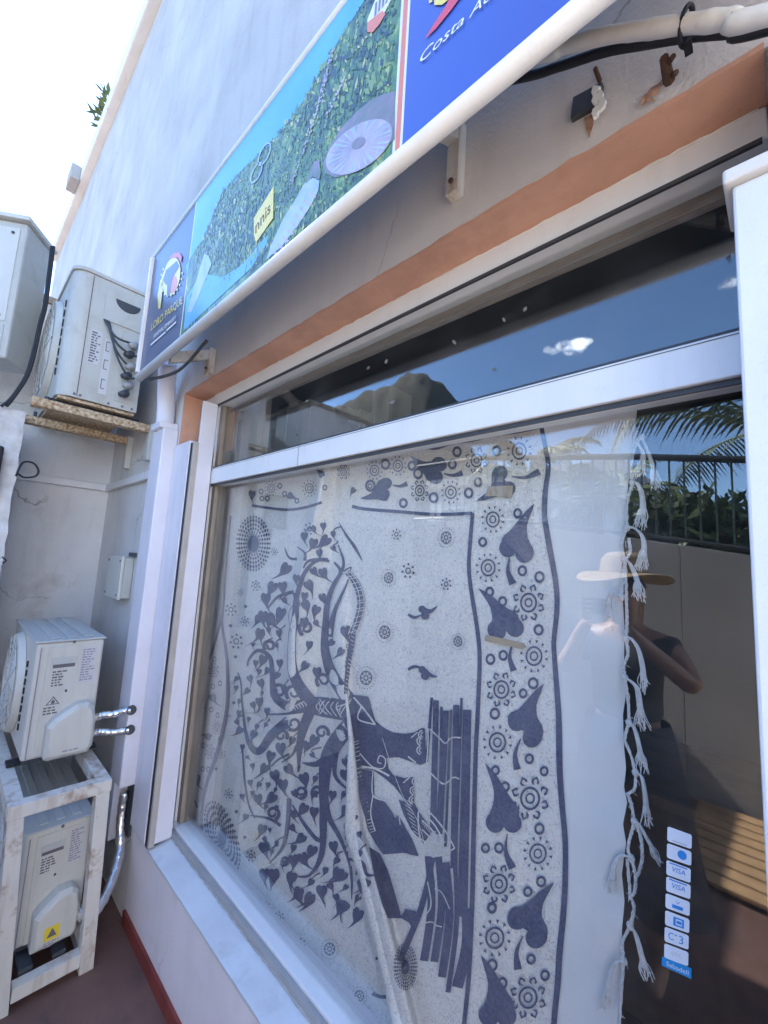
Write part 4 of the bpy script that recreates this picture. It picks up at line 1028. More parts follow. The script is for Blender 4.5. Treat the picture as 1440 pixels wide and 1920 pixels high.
def petalf(cx, cy, r, sx=.85, n=8):
    ringp(cx, cy, r*.52, r*.11, sx); ringp(cx, cy, r*.25, r*.09, sx)
    for k in range(n):
        a = k*6.2832/n+.35
        def q(rr, t): return (cx+r*rr*sx*math.cos(a+t), cy+r*rr*math.sin(a+t))
        o = [q(.62, -.05), q(.70, -.26), q(.85, -.25), q(1.02, .02), q(.85, .25), q(.72, .26)]
        i_ = [q(.62, .02), q(.73, -.10), q(.83, -.10), q(.90, .01), q(.83, .10), q(.74, .12)]
        put(INK, o+i_, [(j, j+1, 7+j, 6+j) for j in range(5)], .0028)
def dotf(cx, cy, r, sx=.85, n=22):
    ringp(cx, cy, r*.62, r*.10, sx); ringp(cx, cy, r*.26, r*.10, sx)
    for k in range(8): a = k*.7854; disc(cx+r*.43*sx*math.cos(a), cy+r*.43*math.sin(a), r*.085, sx, 6)
    for k in range(n): a = k*6.2832/n; disc(cx+r*.95*sx*math.cos(a), cy+r*.95*math.sin(a), r*.055, sx, 6)
def spark(cx, cy, r, sx=.85, n=7):
    ringp(cx, cy, r*.42, r*.16, sx, 12)
    for k in range(n): a = k*6.2832/n+.3; disc(cx+r*.82*sx*math.cos(a), cy+r*.82*math.sin(a), r*.17, sx, 7)
def wedge(a, b, w0, w1, bow=.12):
    a, b = np.array(a), np.array(b); m = (a+b)/2+np.array([-(b-a)[1], (b-a)[0]])*bow
    stroke([tuple(a), tuple(m), tuple(b)], [w0, (w0+w1)*.45, w1])
K = .29167; K2 = .31944

# border lines
stroke([TA(1212, 525), TA(1235, 640), TA(1262, 800), TA(1245, 950), TA(1237, 1110), TA(1262, 1280), TA(1310, 1550), TA(1318, 1720), TB(1300, 150), TB(1300, 260), TB(1328, 650), TB(1335, 1000), TB(1352, 1250), TB(1372, 1500), TB(1365, 1850), TE(905, 900), TE(895, 1070), TE(872, 1315), (1036, 1990)], [8, 11, 9, 12, 10, 12, 10])
stroke([TA(775, 1105), TA(752, 1400), TA(760, 1560), TA(790, 1750), TB(790, 0), TB(820, 250), TB(810, 600), TB(795, 900), TB(782, 1400), TB(772, 1860), TE(375, 1000), TE(345, 1315), (862, 1990)], [7, 8, 9, 8])
stroke([TA(0, 1060), TA(85, 1078), TA(300, 1095), TA(540, 1112), TA(772, 1105)], 6)
stroke([TC(590, 1055), TC(800, 1082), TC(930, 1068), TC(1040, 1035)], 5)
stroke([TA(1215, 545), TA(1080, 575), TA(900, 600), TA(760, 632), TA(640, 655), TA(540, 690), TA(430, 680)], [8, 9, 8, 10, 5, 3])
# border hearts, wedges
def trefoil(T, l1, l2, tip, r):
    kk = K2 if T is TE else K; r = r*kk
    a, b, t = (np.array(T(*p)) for p in (l1, l2, tip)); m = (a+b)/2; d = t-m; L = np.linalg.norm(d); d = d/L; n = np.array([-d[1], d[0]])
    if np.dot(n, b-a) < 0: n = -n
    for c in (a, b):
        o = c-m; e = 1.15; ang = math.atan2(d[1], d[0])
        shape([(c[0]+r*(math.cos(q)*1.12*math.cos(ang)-math.sin(q)*math.sin(ang)), c[1]+r*(math.cos(q)*1.12*math.sin(ang)+math.sin(q)*math.cos(ang))) for q in [k*6.2832/22 for k in range(22)]])
    h = np.linalg.norm(b-a)/2
    prof = [(-.05, h*.55), (.0, h+r*.80), (.10, h+r*.86), (.20, h+r*.62), (.32, r*1.05), (.42, r*.80), (.55, r*.56), (.70, r*.42), (.85, r*.26), (1.0, r*.03)]
    def cn(s_): return m+d*L*s_+n*(.16*L*math.sin(s_*math.pi)*(-1 if (t-m)[0] > 0 else 1)*.55)
    up = [tuple(cn(s_)+n*w_) for s_, w_ in prof]; dn = [tuple(cn(s_)-n*w_) for s_, w_ in prof]
    shape(up+dn[::-1])
trefoil(TA, (1005, 1325), (1110, 1360), (1172, 1045), 58); trefoil(TB, (930, 110), (1045, 90), (815, -160), 58)
trefoil(TB, (1065, 690), (1160, 795), (1232, 455), 62); trefoil(TB, (920, 1345), (1030, 1345), (858, 965), 60)
trefoil(TE, (662, 695), (770, 805), (872, 485), 62); trefoil(TE, (490, 1265), (592, 1265), (444, 915), 60)
trefoil(TA, (560, 790), (535, 870), (378, 738), 46); trefoil(TA, (950, 850), (1000, 950), (800, 1025), 48); trefoil(TA, (215, 915), (200, 985), (55, 1010), 38)
for T, a, b, w1 in ((TA, (1012, 1390), (1035, 1560), 15), (TB, (1030, 195), (1040, 370), 13), (TB, (1085, 805), (1062, 1005), 14), (TB, (998, 1420), (1032, 1640), 15), (TE, (690, 800), (662, 995), 15), (TA, (1025, 870), (1205, 835), 13), (TA, (590, 850), (710, 845), 11), (TA, (262, 925), (355, 915), 10), (TE, (600, 205), (628, 405), 15)):
    if T is TE and a == (600, 205): continue
    wedge(T(*a), T(*b), 2, w1)
for x, y, r in ((800, 765, 88), (435, 960, 72), (1135, 1680, 125)): petalf(*TA(x, y), r*K)
for x, y, r in ((960, 490, 118), (1145, 1190, 148), (945, 1740, 130)): petalf(*TB(x, y), r*K)
petalf(*TE(720, 1160), 130*K2)
for x, y, r in ((1075, 705, 95), (635, 970, 75), (295, 800, 66), (145, 830, 62), (905, 1145, 88), (875, 1455, 95)): sunf(*TA(x, y), r*K)
for x, y, r in ((1170, 275, 108), (935, 830, 112), (1195, 1545, 112)): sunf(*TB(x, y), r*K)
sunf(*TE(525, 810), 112*K2)
for T, kk, L in ((TA, K, ((675, 710), (645, 790), (425, 850), (385, 800), (215, 790), (930, 705), (810, 905), (525, 1005), (330, 1040), (750, 975), (840, 1290), (1065, 1105), (1095, 1475), (1205, 1515), (885, 1610), (968, 1672), (1200, 1855), (118, 928))),
                 (TB, K, ((890, 295), (972, 270), (1165, 450), (1100, 515), (918, 645), (1140, 935), (1235, 1015), (922, 1010), (985, 1115), (1205, 1385), (858, 1510), (945, 1508), (1215, 1725), (1130, 1790), (900, 1890))),
                 (TE, K2, ((508, 635), (738, 935), (820, 1030), (510, 970), (570, 1075)))):
    for x, y in L: ringp(*T(x, y), 37*kk*random.uniform(.9, 1.1), 17*kk, .86, 16)
# field motifs
for T, x, y, r in ((TA, 235, 1520, 58), (TA, 605, 1262, 66), (TA, 210, 1870, 70), (TA, 680, 1930, 55), (TB, 90, 415, 75), (TF, 995, 875, 62), (TF, 1170, 1150, 55)): dotf(*T(x, y), r*(K2 if T is TF else K))
for T, x, y, r in ((TA, 360, 1475, 52), (TA, 605, 1560, 42), (TA, 285, 1240, 38), (TC, 545, 1050+750, 34), (TC, 455, 1725, 44), (TC, 615, 1570, 36), (TC, 515, 1615, 26), (TC, 960, 1205, 42), (TC, 735, 1350, 26), (TD, 585, 1560, 40), (TD, 440, 1160, 34), (TD, 395, 905, 30), (TF, 620, 625, 34), (TF, 700, 685, 36), (TF, 825, 845, 40), (TD, 490, 180, 52)): spark(*T(x, y), r*K)
for T, x, y in ((TC, 550, 1705), (TC, 450, 1828), (TD, 455, 80), (TD, 485, 280), (TD, 545, 1440), (TD, 490, 1275), (TD, 360, 1000), (TF, 1270, 930), (TD, 475, 575)): disc(*T(x, y), 3.2)
wedge(TF(1245, 1135), TF(1345, 1155), 7, 8, .1)
# two birds
for T, p in ((TA, (450, 1740)), (TB, (450, 380))):
    x, y = p
    disc(*T(x, y-18), 7); disc(*T(x+20, y+22), 8)
    stroke([T(x+10, y-10), T(x+55, y+(-5 if T is TA else 18)), T(x+100, y+(-40 if T is TA else 28))], [12, 7, 1])
    stroke([T(x-5, y+20 if T is TA else y-30), T(x-50, y+35 if T is TA else y-38), T(x-90, y+15 if T is TA else y-18)], [2, 6, 5])
# tree branches
BRP = []
def br(T, pts, w):
    q = smoothpath([T(*p) for p in pts], 5); ww = np.interp(np.linspace(0, 1, len(q)), np.linspace(0, 1, len(w)), w)*K
    BRP.extend((p[0], p[1], w_/2) for p, w_ in zip(q, ww))
    stroke([T(*p) for p in pts], [q*K for q in w])
br(TD, [(985, 590), (900, 480), (850, 350), (850, 150), (870, 20), (880, -110), (930, -260), (1010, -340), (1090, -335)], [85, 75, 60, 52, 46, 34, 26, 18])
br(TD, [(1215, 560), (1110, 400), (1060, 230), (1065, 60), (1075, -60), (1110, -170), (1180, -310), (1145, -440)], [95, 80, 66, 48, 40, 30, 20, 8])
br(TD, [(820, 600), (735, 530), (720, 370), (705, 280), (630, 238), (575, 290), (560, 340)], [60, 48, 36, 30, 26, 18, 8])
br(TD, [(830, 690), (720, 780), (630, 890), (560, 800), (528, 580), (520, 450), (500, 380)], [70, 60, 46, 22, 16, 12, 8])
br(TD, [(960, 640), (905, 800), (890, 1020)], [70, 50, 12])
br(TD, [(1235, 700), (1130, 830), (1065, 980), (1050, 1300), (1040, 1540), (965, 1680), (875, 1692)], [110, 105, 75, 55, 46, 34, 8])
br(TD, [(1090, 910), (1005, 970), (915, 960)], [55, 40, 10])
br(TD, [(1130, 880), (1125, 1040), (1200, 1125), (1240, 1130)], [40, 28, 20, 10])
br(TD, [(1060, 1180), (1085, 1310), (1160, 1450), (1215, 1590), (1232, 1710), (1232, 1840)], [44, 36, 26, 22, 18, 6])
br(TD, [(1210, 1580), (1300, 1605), (1330, 1680), (1400, 1680)], [20, 26, 22, 6])
br(TD, [(830, 1190), (822, 1340), (790, 1500), (700, 1610)], [30, 30, 24, 8])
br(TD, [(850, 1230), (930, 1360), (1010, 1455), (1050, 1440)], [10, 20, 26, 30])
br(TD, [(580, 1300), (700, 1320), (775, 1365)], [8, 16, 22])
br(TD, [(530, 880), (545, 1080), (570, 1230), (610, 1320)], [10, 12, 12, 8])
br(TD, [(780, 960), (850, 910), (880, 850)], [8, 16, 24]); br(TD, [(715, 985), (760, 940), (830, 905)], [8, 14, 16])
br(TD, [(700, 650), (820, 645), (950, 620)], [12, 16, 30])
br(TC, [(690, 1720), (760, 1640), (860, 1610)], [10, 18, 24]); br(TC, [(860, 1620), (880, 1680), (850, 1760), (870, 1860)], [14, 40, 50, 60])
br(TC, [(920, 1460), (960, 1410), (1080, 1400)], [10, 20, 18])
br(TC, [(800, 1325), (830, 1390), (880, 1400)], [4, 14, 20]); br(TC, [(880, 1320), (930, 1360), (930, 1410)], [4, 14, 22])
br(TC, [(1150, 1165), (1200, 1250), (1250, 1320), (1300, 1410)], [4, 16, 22, 5])
br(TC, [(1120, 1420), (1160, 1480), (1120, 1560), (1180, 1480), (1230, 1450)], [14, 22, 16, 12, 6])
br(TC, [(1430-340, 1900), (1120, 1740), (1200, 1560), (1230, 1450)], [40, 28, 16, 6])
def curl(T, x, y, r, s0, dirn=1, w=24):
    pts = [(x+(r*(1-.72*k/22))*math.cos(s0+dirn*k*.36), y+(r*(1-.72*k/22))*math.sin(s0+dirn*k*.36)) for k in range(22)]
    stroke([T(*p) for p in pts], [w*K, w*K*.8, w*K*.5], sm=False)
for x, y, r, s0, d in ((860, 510, 55, 2.0, 1), (765, 500, 50, 2.6, 1), (860, 710, 52, 3.6, -1), (778, 785, 42, 0.6, -1), (1050, 430, 48, 2.2, 1), (1040, 765, 44, .5, -1), (940, 95, 50, 2.0, 1), (725, 1285, 44, 1.2, -1), (905, 1150, 40, 1.8, -1), (1010, 1140, 34, 1.5, 1), (705, 210, 40, 2.4, 1), (800, 1590, 30, 2.6, -1), (955, 1200-1120+0, 1, 0, 1)):
    if r > 2: curl(TD, x, y, r, s0, d)
rl = random.Random(21)
LD = [(710, 920), (670, 1000), (830, 1005), (740, 1045), (790, 1105), (630, 1195), (715, 1190), (930, 1065), (1190, 1040), (1110, 1170), (1190, 1270), (920, 1260), (990, 1280), (855, 1290), (850, 1380), (655, 1390), (905, 1450), (1115, 1500), (860, 1590), (920, 1580), (975, 1530), (1165, 1690), (735, 1680), (840, 1700), (670, 1680), (890, 1820), (960, 1830), (1040, 1790), (1180, 1890), (1320, 1740), (775, 870), (690, 630), (570, 680), (600, 780), (560, 500), (650, 450), (580, 420), (615, 320), (662, 300), (755, 400), (690, 370), (960, 205), (930, 340), (930, 60), (700, 30), (770, 20), (650, 140), (630, 40), (490, 420), (490, 480), (510, 565), (505, 640), (510, 755), (530, 860), (540, 1030), (580, 1090), (530, 1180), (550, 1310), (990, 820), (940, 850), (1010, 380), (1110, 80), (1100, 190), (1160, 250), (1205, 120), (1090, 1050), (600, 590), (640, 570), (670, 1510)]
LC = [(850, 1400), (805, 1465), (720, 1585), (680, 1655), (775, 1750), (710, 1790), (990, 1480), (960, 1570), (930, 1640), (1000, 1730), (1050, 1490), (1130, 1550), (875, 1525), (985, 1300), (1060, 1285), (1220, 1290), (660, 1770), (1120, 1800), (1195, 1870), (640, 1880), (940, 1700), (790, 1580), (1045, 1650), (920, 1385)]
for T, L in ((TD, LD), (TC, LC)):
    for x, y in L:
        sm = 1.0 if x > 620 else .72
        bx_, by_ = T(x, y)
        dd = min((math.hypot(bx_-a, by_-b)-w_) for a, b, w_ in BRP)
        if dd < 3: continue
        if dd < 9: sm *= .75
        heart(*T(x, y), (68 if y > 700 or T is TC else 56)*sm*K*rl.uniform(.9, 1.12), rl.uniform(-.55, .75), rl.choice((-.5, -.3, .3, .5)), rl.uniform(.9, 1.6))
for x, y in ((820, 1040), (665, 450), (770, 460), (810, 545), (875, 590), (945, 535), (1040, 430), (1065, 630), (1160, 680), (1190, 505)):
    if y < 800: heart(*TF(x, y), 22*rl.uniform(.9, 1.1), rl.uniform(-.3, .6), rl.choice((-.4, .4)), .8)
canopy = [(470, 1215), (438, 1290), (446, 1400), (462, 1500), (500, 1590), (545, 1650), (610, 1690), (672, 1718), (684, 1600), (664, 1480), (640, 1400), (560, 1345), (520, 1320), (560, 1230), (600, 1160), (645, 1060), (640, 1000), (596, 970), (545, 1040), (500, 1120)]
used_ = [TD(*p) for p in LD]+[TC(*p) for p in LC]
for _ in range(5000):
    x = rl.uniform(435, 690); y = rl.uniform(965, 1720)
    if not in_poly(x, y, canopy): continue
    dmin = 19 if x > 520 else 14
    if any((x-a)**2+((y-b)*.85)**2 < dmin*dmin for a, b in used_): continue
    if any((x-a)**2+(y-b)**2 < (w_+9)**2 for a, b, w_ in BRP): continue
    used_.append((x, y)); sz = (13 if x > 520 else 9)*rl.uniform(.8, 1.15); an = rl.uniform(-.7, .8)
    heart(x, y, sz, an, rl.choice((-.5, -.3, .3, .5)), rl.uniform(.8, 1.5))
    if rl.random() < .6: stroke([(x+sz*.4*math.sin(an), y-sz*.5), (x+sz*.4+4*rl.uniform(-1, 1), y-sz*1.0), (x+sz*.9+5*rl.uniform(-.5, 1.5), y-sz*1.35)], [1.6, 2.4, 3.2])
# trunk, roots: solid navy shapes
shape([TB(*p) for p in ((-20, 530), (0, 525), (60, 528), (105, 535), (128, 620), (150, 690), (195, 730), (260, 765), (340, 775), (400, 765), (450, 735), (468, 740), (480, 960), (440, 975), (380, 955), (300, 925), (222, 930), (235, 1000), (265, 1040), (340, 1060), (372, 1050), (400, 1055), (400, 1220), (330, 1190), (270, 1110), (210, 1060), (140, 1010), (60, 990), (35, 930), (20, 840), (-10, 690))])
shape([TD(*p) for p in ((960, 545), (1010, 535), (1120, 545), (1200, 560), (1260, 540), (1270, 700), (1240, 800), (1190, 730), (1180, 690), (1040, 665), (950, 640), (880, 640), (830, 650), (880, 560))])
shape([TB(*p) for p in ((50, 1000), (140, 1015), (145, 1180), (215, 1215), (260, 1280), (300, 1360), (380, 1480), (420, 1560), (330, 1540), (200, 1550), (150, 1480), (100, 1390), (70, 1250), (40, 1120))])
shape([TB(*p) for p in ((110, 1500), (180, 1545), (230, 1650), (290, 1850), (320, 1960), (230, 1960), (190, 1860), (150, 1720))])
shape([TB(*p) for p in ((400, 1220), (440, 1290), (520, 1400), (460, 1480), (380, 1390), (330, 1290), (300, 1200))])
shape([TE(*p) for p in ((0, 160), (40, 230), (80, 330), (20, 320), (-20, 250), (-80, 120), (-40, 90))])
shape([TE(*p) for p in ((0, 640), (60, 650), (80, 700), (55, 780), (20, 720), (-30, 690))])
# root columns
cols = [(505, 520, 540, 480, 955), (525, 557, 560, 520, 1400), (568, 583, 600, 565, 1300), (588, 622, 625, 560, 1420), (630, 644, 620, 600, 1500), (652, 688, 590, 655, 1640), (697, 712, 545, 665, 1600), (716, 766, 620, 710, 1950)]
for xa, xb, yt, xbot, yb in cols:
    wdt = xb-xa
    y_ = np.linspace(yt, yb, 14); f_ = (y_-yt)/(yb-yt)
    xc = (xa+xb)/2+(xbot-(xa+xb)/2)*f_*1.0
    stroke([TB(a, b) for a, b in zip(xc, y_)], [wdt*K*1.08, wdt*K*1.22, wdt*K*1.3])
colb = [(500, 1570, -30, 940, 34), (470, 1560, 110, 945, 46), (535, 1560, 170, 950, 44), (585, 1600, 215, 1040, 46), (640, 1580, 250, 1130, 28), (712, 1900, 305, 1100, 62)]
for x0, y0, x1, y1, wd in colb:
    a = np.array(TB(x0+20, y0)); b = np.array(TE(x1, y1)); m = a*.5+b*.5+np.array([10, -6])
    stroke([tuple(a), tuple(m), tuple(b)], [wd*1.0*K, wd*1.15*K, wd*K2*1.05])
# cream line work over the navy
def ll(T, pts, w=3.0): stroke([T(*p) for p in pts], w*.9, True)
ll(TB, [(10, 540), (80, 620), (150, 715)], 3.5); ll(TB, [(60, 600), (40, 680), (150, 715)], 3)
ll(TB, [(50, 900), (130, 985), (200, 995), (215, 940), (180, 915), (165, 955), (190, 965)], 2.5); ll(TB, [(60, 985), (150, 1000), (240, 1045)], 4)
ll(TB, [(135, 1010), (135, 1170), (230, 1215), (290, 1290)], 2.5); ll(TB, [(135, 1170), (120, 1290), (150, 1400)], 2.5)
ll(TB, [(195, 800), (260, 1000), (330, 1180), (420, 1330), (470, 1500)], 1.2)
ll(TB, [(490, 740), (480, 960), (425, 1290)], 2.5)
ll(TB, [(380, 800), (420, 765)], 2.5); ll(TB, [(360, 920), (410, 960)], 3); ll(TB, [(330, 1090), (385, 1040)], 2.5); ll(TB, [(300, 1290), (310, 1360)], 2.5)
for cx, cy in ((465, 780), (455, 820), (455, 880), (425, 1080), (412, 1140), (405, 1200)):
    q = [TB(cx+38*math.cos(a), cy+30*math.sin(a)) for a in [2.0+k*.26 for k in range(10)]]; stroke(q, 2.2, True, False)
    q = [TB(cx+22*math.cos(a), cy+17*math.sin(a)) for a in [2.0+k*.26 for k in range(10)]]; stroke(q, 1.8, True, False)
for pts in ([(500, 745), (560, 800), (600, 835), (640, 800), (700, 800)], [(490, 1010), (560, 1080), (600, 1095), (650, 1055), (690, 1065)], [(430, 1220), (520, 1300), (600, 1400), (660, 1510)], [(660, 1510), (560, 1560), (460, 1550)], [(460, 1550), (430, 1400), (425, 1290)], [(440, 1270), (530, 1360), (590, 1470)], [(450, 1330), (520, 1400), (570, 1490)], [(450, 1390), (510, 1450), (540, 1500)], [(440, 1450), (500, 1480), (600, 1470)], [(445, 1500), (520, 1510), (590, 1490)]): ll(TB, pts, 3)
for k in range(14): ll(TB, [(455+k*9, 1330+k*12), (450+k*9, 1352+k*11)], 1.6)
for k in range(9): ll(TB, [(330+k*9, 1200+k*28), (380+k*7, 1240+k*26)], 1.3)
ll(TE, [(130, 480), (150, 620), (95, 720), (55, 910)], 2.5); ll(TE, [(80, 735), (150, 715), (180, 735), (215, 745)], 2.5); ll(TE, [(170, 520), (215, 545), (260, 640)], 2)
for T, p in ((TD, (985, 600)), (TD, (1120, 600))):
    x, y = p
    for k in range(3):
        ll(T, [(x+40-k*5+70*(T is TD and x > 1000), y-50+k*14), (x+70-k*26, y), (x+40-k*5, y+50-k*14)], 2.0)
for k in range(4): ll(TD, [(1060+k*28, 560+k*4), (1030+k*34, 605), (1075+k*30, 650+k*6)], 2.2)
for k in range(7): ll(TD, [(800+k*18, 640-k*9), (815+k*18, 615-k*8), (835+k*18, 632-k*6)], 1.8)
# peacock like arc of patterned band
arc = [(1200, 1480), (1250, 1540), (1283, 1620), (1290, 1700), (1270, 1790), (1235, 1880)]
stroke([TC(*p) for p in arc], [10, 15, 16, 15, 12])
for o_, w_ in ((-26, 1.5), (-6, 1.2), (22, 1.5)):
    stroke([TC(p[0]+o_, p[1]+abs(o_)*.1) for p in arc], w_, True)
for k in range(16):
    q = smoothpath(arc, 5); i = int(k*len(q)/16); ll(TC, [(q[i][0]-24, q[i][1]+4), (q[i][0]+24, q[i][1]-8)], 1.3)
for k in range(8): ringp(*TD(1205+8*math.sin(k), 300+k*26-90), 3.4, 1.4, .9, 9)
arc2 = [(1250, 60), (1235, 170), (1215, 300), (1200, 420), (1195, 520)]
stroke([TD(*p) for p in arc2], [10, 11, 9, 7])
for k in range(18): ll(TD, [(1238-k*3, 70+k*25), (1262-k*3.2, 84+k*25)], 1.4)
# patterned strip beside the roll
strip = [(1262, 830), (1270, 950), (1285, 1080), (1310, 1200), (1345, 1330), (1370, 1420)]
stroke([TD(*p) for p in strip], [7, 10, 13, 14, 10])
for k in range(22):
    q = smoothpath(strip, 5); i = int(k*len(q)/22); ll(TD, [(q[i][0]-16, q[i][1]), (q[i][0]+16, q[i][1]-10)], 1.3)
# mandalas
def mandala(cx, cy, r, sx, tilt=0.0, core=.30):
    disc(cx, cy, r*core, sx, 16)
    for rr, n, s in ((core+.10, 18, .045), (core+.22, 24, .055), (core+.36, 28, .06), (core+.5, 32, .065), (core+.62, 36, .05)):
        for k in range(n):
            a = k*6.2832/n; x = cx+r*rr*sx*math.cos(a)+tilt*r*rr*math.sin(a); y = cy+r*rr*math.sin(a)
            q = [(x+r*s*1.3*sx*math.cos(a), y+r*s*1.3*math.sin(a)), (x-r*s*sx*math.sin(a), y+r*s*math.cos(a)), (x-r*s*sx*math.cos(a), y-r*s*math.sin(a)), (x+r*s*sx*math.sin(a), y-r*s*math.cos(a))]
            put(INK, q, [(0, 1, 2, 3)], .0028)
    ringp(cx, cy, r*(core+.045), r*.025, sx, 24)
mandala(*TC(600, 1300), 54, .62); mandala(*TD(400, 1440), 78, .42, .28, .22)
mandala(*TE(0, 980), 46, .5)
# left border
stroke([TD(405, -20), TD(400, 80), TD(430, 300), TD(432, 600), TD(372, 880), TD(292, 1120), TD(268, 1290), TD(270, 1420)], [4, 6, 7, 8, 6, 5])
stroke([TC(455, 1120), TC(420, 1500), TC(400, 1750), TD(330, 260), TD(240, 470), TD(232, 640), TD(250, 740), TD(170, 870), TD(160, 960), TD(200, 1130), TD(240, 1250)], [3, 4, 4, 4, 4, 3])
for x, y, s, a in ((340, 545, 15, -.35), (305, 790, 14, 2.0), (235, 1070, 17, -.15)): heart(*TD(x, y), s, a, .4, 1.3)
for x, y in ((345, 365), (320, 890)): petalf(*TD(x, y), 15, .7)
for x, y in ((270, 600), (365, 730), (205, 955)): sunf(*TD(x, y), 14, .7)
for x, y in ((350, 295), (340, 470), (385, 450), (330, 620), (370, 655), (240, 870), (280, 850), (275, 1000), (310, 1003), (385, 810), (260, 520)): ringp(*TD(x, y), 5.4, 2.2, .7, 12)
# top left border strip
for x, y, r in ((960, 945, 56), (715, 945, 50)): sunf(*TC(x, y), r*K)
petalf(*TC(1180, 840), 50*K)
for x, y, s, a in ((590, 985, 14, .2), (840, 995, 13, -.9), (1035, 850, 13, 2.6), (1240, 960, 11, .7)): heart(*TC(x, y), s, a, .4, .7)
for x, y in ((650, 965), (655, 1010), (800, 980), (770, 930), (690, 1090-80), (880, 1025), (1060, 940), (1350, 930)): ringp(*TC(x, y), 5.5, 2.4, .85, 12)
for a, b in (((640, 1125), (640, 1125)),): pass
INK.build('navy_print', M['navy'], CLO, kind='stuff'); LITE.build('resist_print', M['printed'], CLO, kind='stuff')

# fringe: knotted tassels along the right hand edge
def strand(mb, pts, r, depth):
    P = smoothpath([(*at(px, py, 1, CY-depth-.002*random.random())[0:1], CY-depth-.004*random.random(), at(px, py, 1, CY-depth)[2]) for px, py in pts], 5)
    mb.tube(P, [r*random.uniform(.8, 1.2) for _ in P], 5)
def tassel(root, body, frays, w=9, th=5):
    th = th*2
    """root: knot px; body: path px; ends in loose threads"""
    mb = MB(); rr = .0014
    for k in range(th):
        o = (k-(th-1)/2)*w/th
        strand(mb, [root]+[(x+o*(.5+.5*i/len(body)), y+o*.25) for i, (x, y) in enumerate(body)], rr*1.25, .008+.002*(k % 3))
    ex, ey = body[-1]; px_, py_ = body[-2]; dx, dy = ex-px_, ey-py_; L = math.hypot(dx, dy); dx, dy = dx/L, dy/L
    for k in range(frays*2):
        o = random.uniform(-w, w); l = random.uniform(8, 26)
        strand(mb, [(ex+o*.5-dx*14, ey-dy*14), (ex+o*.8+random.uniform(-3, 3), ey+random.uniform(-2, 4)), (ex+o+dx*l+random.uniform(-6, 6), ey+dy*l+random.uniform(-4, 4))], rr*.62, .010)
    c = at(*root, 1, CY-.008); 
    s = [(c[0]+.007*math.sin(a)*math.cos(b), CY-.010+.006*math.sin(a)*math.sin(b), c[2]+.008*math.cos(a)) for a in [.01, .8, 1.57, 2.34, 3.13] for b in [j*1.0472 for j in range(6)]]
    mb.add(s, [(i*6+j, i*6+(j+1) % 6, i*6+6+(j+1) % 6, i*6+6+j) for i in range(4) for j in range(6)])
    mb.build('tassel', M['yarn'], Wh, smooth=True)
tassel((1194, 828), [(1206, 850), (1204, 868), (1198, 880)], 14, 14, 6)
tassel((1204, 820), [(1216, 850), (1224, 875), (1228, 895)], 12, 12, 5)
tassel((1186, 905), [(1195, 906), (1203, 925), (1206, 950), (1204, 968)], 14, 13, 7)
tassel((1176, 990), [(1188, 990), (1203, 1003), (1208, 1025), (1204, 1045)], 14, 11, 6)
tassel((1172, 1050), [(1180, 1055), (1190, 1075), (1196, 1095), (1198, 1105)], 10, 12, 6)
tassel((1166, 1120), [(1150, 1112), (1142, 1128), (1143, 1158)], 8, 12, 5)
tassel((1174, 1198), [(1182, 1196), (1196, 1215), (1205, 1250), (1206, 1275)], 10, 10, 6)
tassel((1172, 1270), [(1182, 1276), (1195, 1290), (1200, 1320), (1202, 1345)], 10, 12, 7)
tassel((1180, 1355), [(1188, 1362), (1198, 1395), (1202, 1425)], 9, 11, 5)
tassel((1192, 1448), [(1203, 1455), (1210, 1490), (1212, 1525)], 8, 10, 5)
tassel((1190, 1540), [(1198, 1545), (1214, 1572), (1228, 1598)], 6, 7, 5)
tassel((1184, 1608), [(1166, 1603), (1152, 1620), (1149, 1650)], 8, 9, 6)
tassel((1182, 1735), [(1192, 1750), (1203, 1790), (1209, 1815)], 9, 12, 6)
tassel((1170, 1800), [(1152, 1806), (1143, 1830), (1137, 1868)], 8, 9, 6)
# the twisted loops between the knots
loops = [[(1190, 785), (1192, 828)], [(1194, 828), (1184, 870), (1186, 905)], [(1186, 905), (1176, 945), (1176, 990)], [(1176, 990), (1166, 1020), (1172, 1050)], [(1180, 1010), (1182, 1035), (1172, 1050)], [(1172, 1050), (1168, 1085), (1166, 1120)], [(1172, 1050), (1174, 1090), (1175, 1130), (1176, 1165), (1174, 1198)],
         [(1174, 1198), (1178, 1225), (1170, 1248), (1172, 1270)], [(1172, 1270), (1178, 1310), (1180, 1355)], [(1180, 1355), (1172, 1385), (1182, 1412), (1192, 1448)], [(1192, 1448), (1190, 1478), (1176, 1488)], [(1178, 1490), (1186, 1515), (1190, 1540)], [(1190, 1540), (1183, 1565), (1178, 1590), (1184, 1608)], [(1194, 1545), (1203, 1575), (1204, 1610), (1196, 1640)], [(1184, 1608), (1192, 1640), (1190, 1670), (1182, 1682)], [(1176, 1610), (1180, 1650), (1182, 1682)],
         [(1182, 1682), (1189, 1700), (1182, 1735)], [(1182, 1735), (1168, 1765), (1170, 1800)], [(1170, 1800), (1165, 1860), (1162, 1930)]]
mb = MB()
for L in loops:
    Q = smoothpath(L, 6) if len(L) > 2 else [np.array(L[0])+(np.array(L[1])-np.array(L[0]))*k/8 for k in range(9)]
    for q in range(3): strand(mb, [(p[0]+1.7*math.sin(i*1.1+q*2.09), p[1]+1.0*math.cos(i*1.1+q*2.09)) for i, p in enumerate(Q)], .0017, .009)
    for q in range(3):
        p = Q[random.randrange(len(Q))]; strand(mb, [(p[0], p[1]), (p[0]+random.uniform(-7, 7), p[1]+random.uniform(-2, 7)), (p[0]+random.uniform(-11, 11), p[1]+random.uniform(2, 13))], .0005, .010)
mb.build('fringe_cord', M['yarn'], Wh, smooth=True)

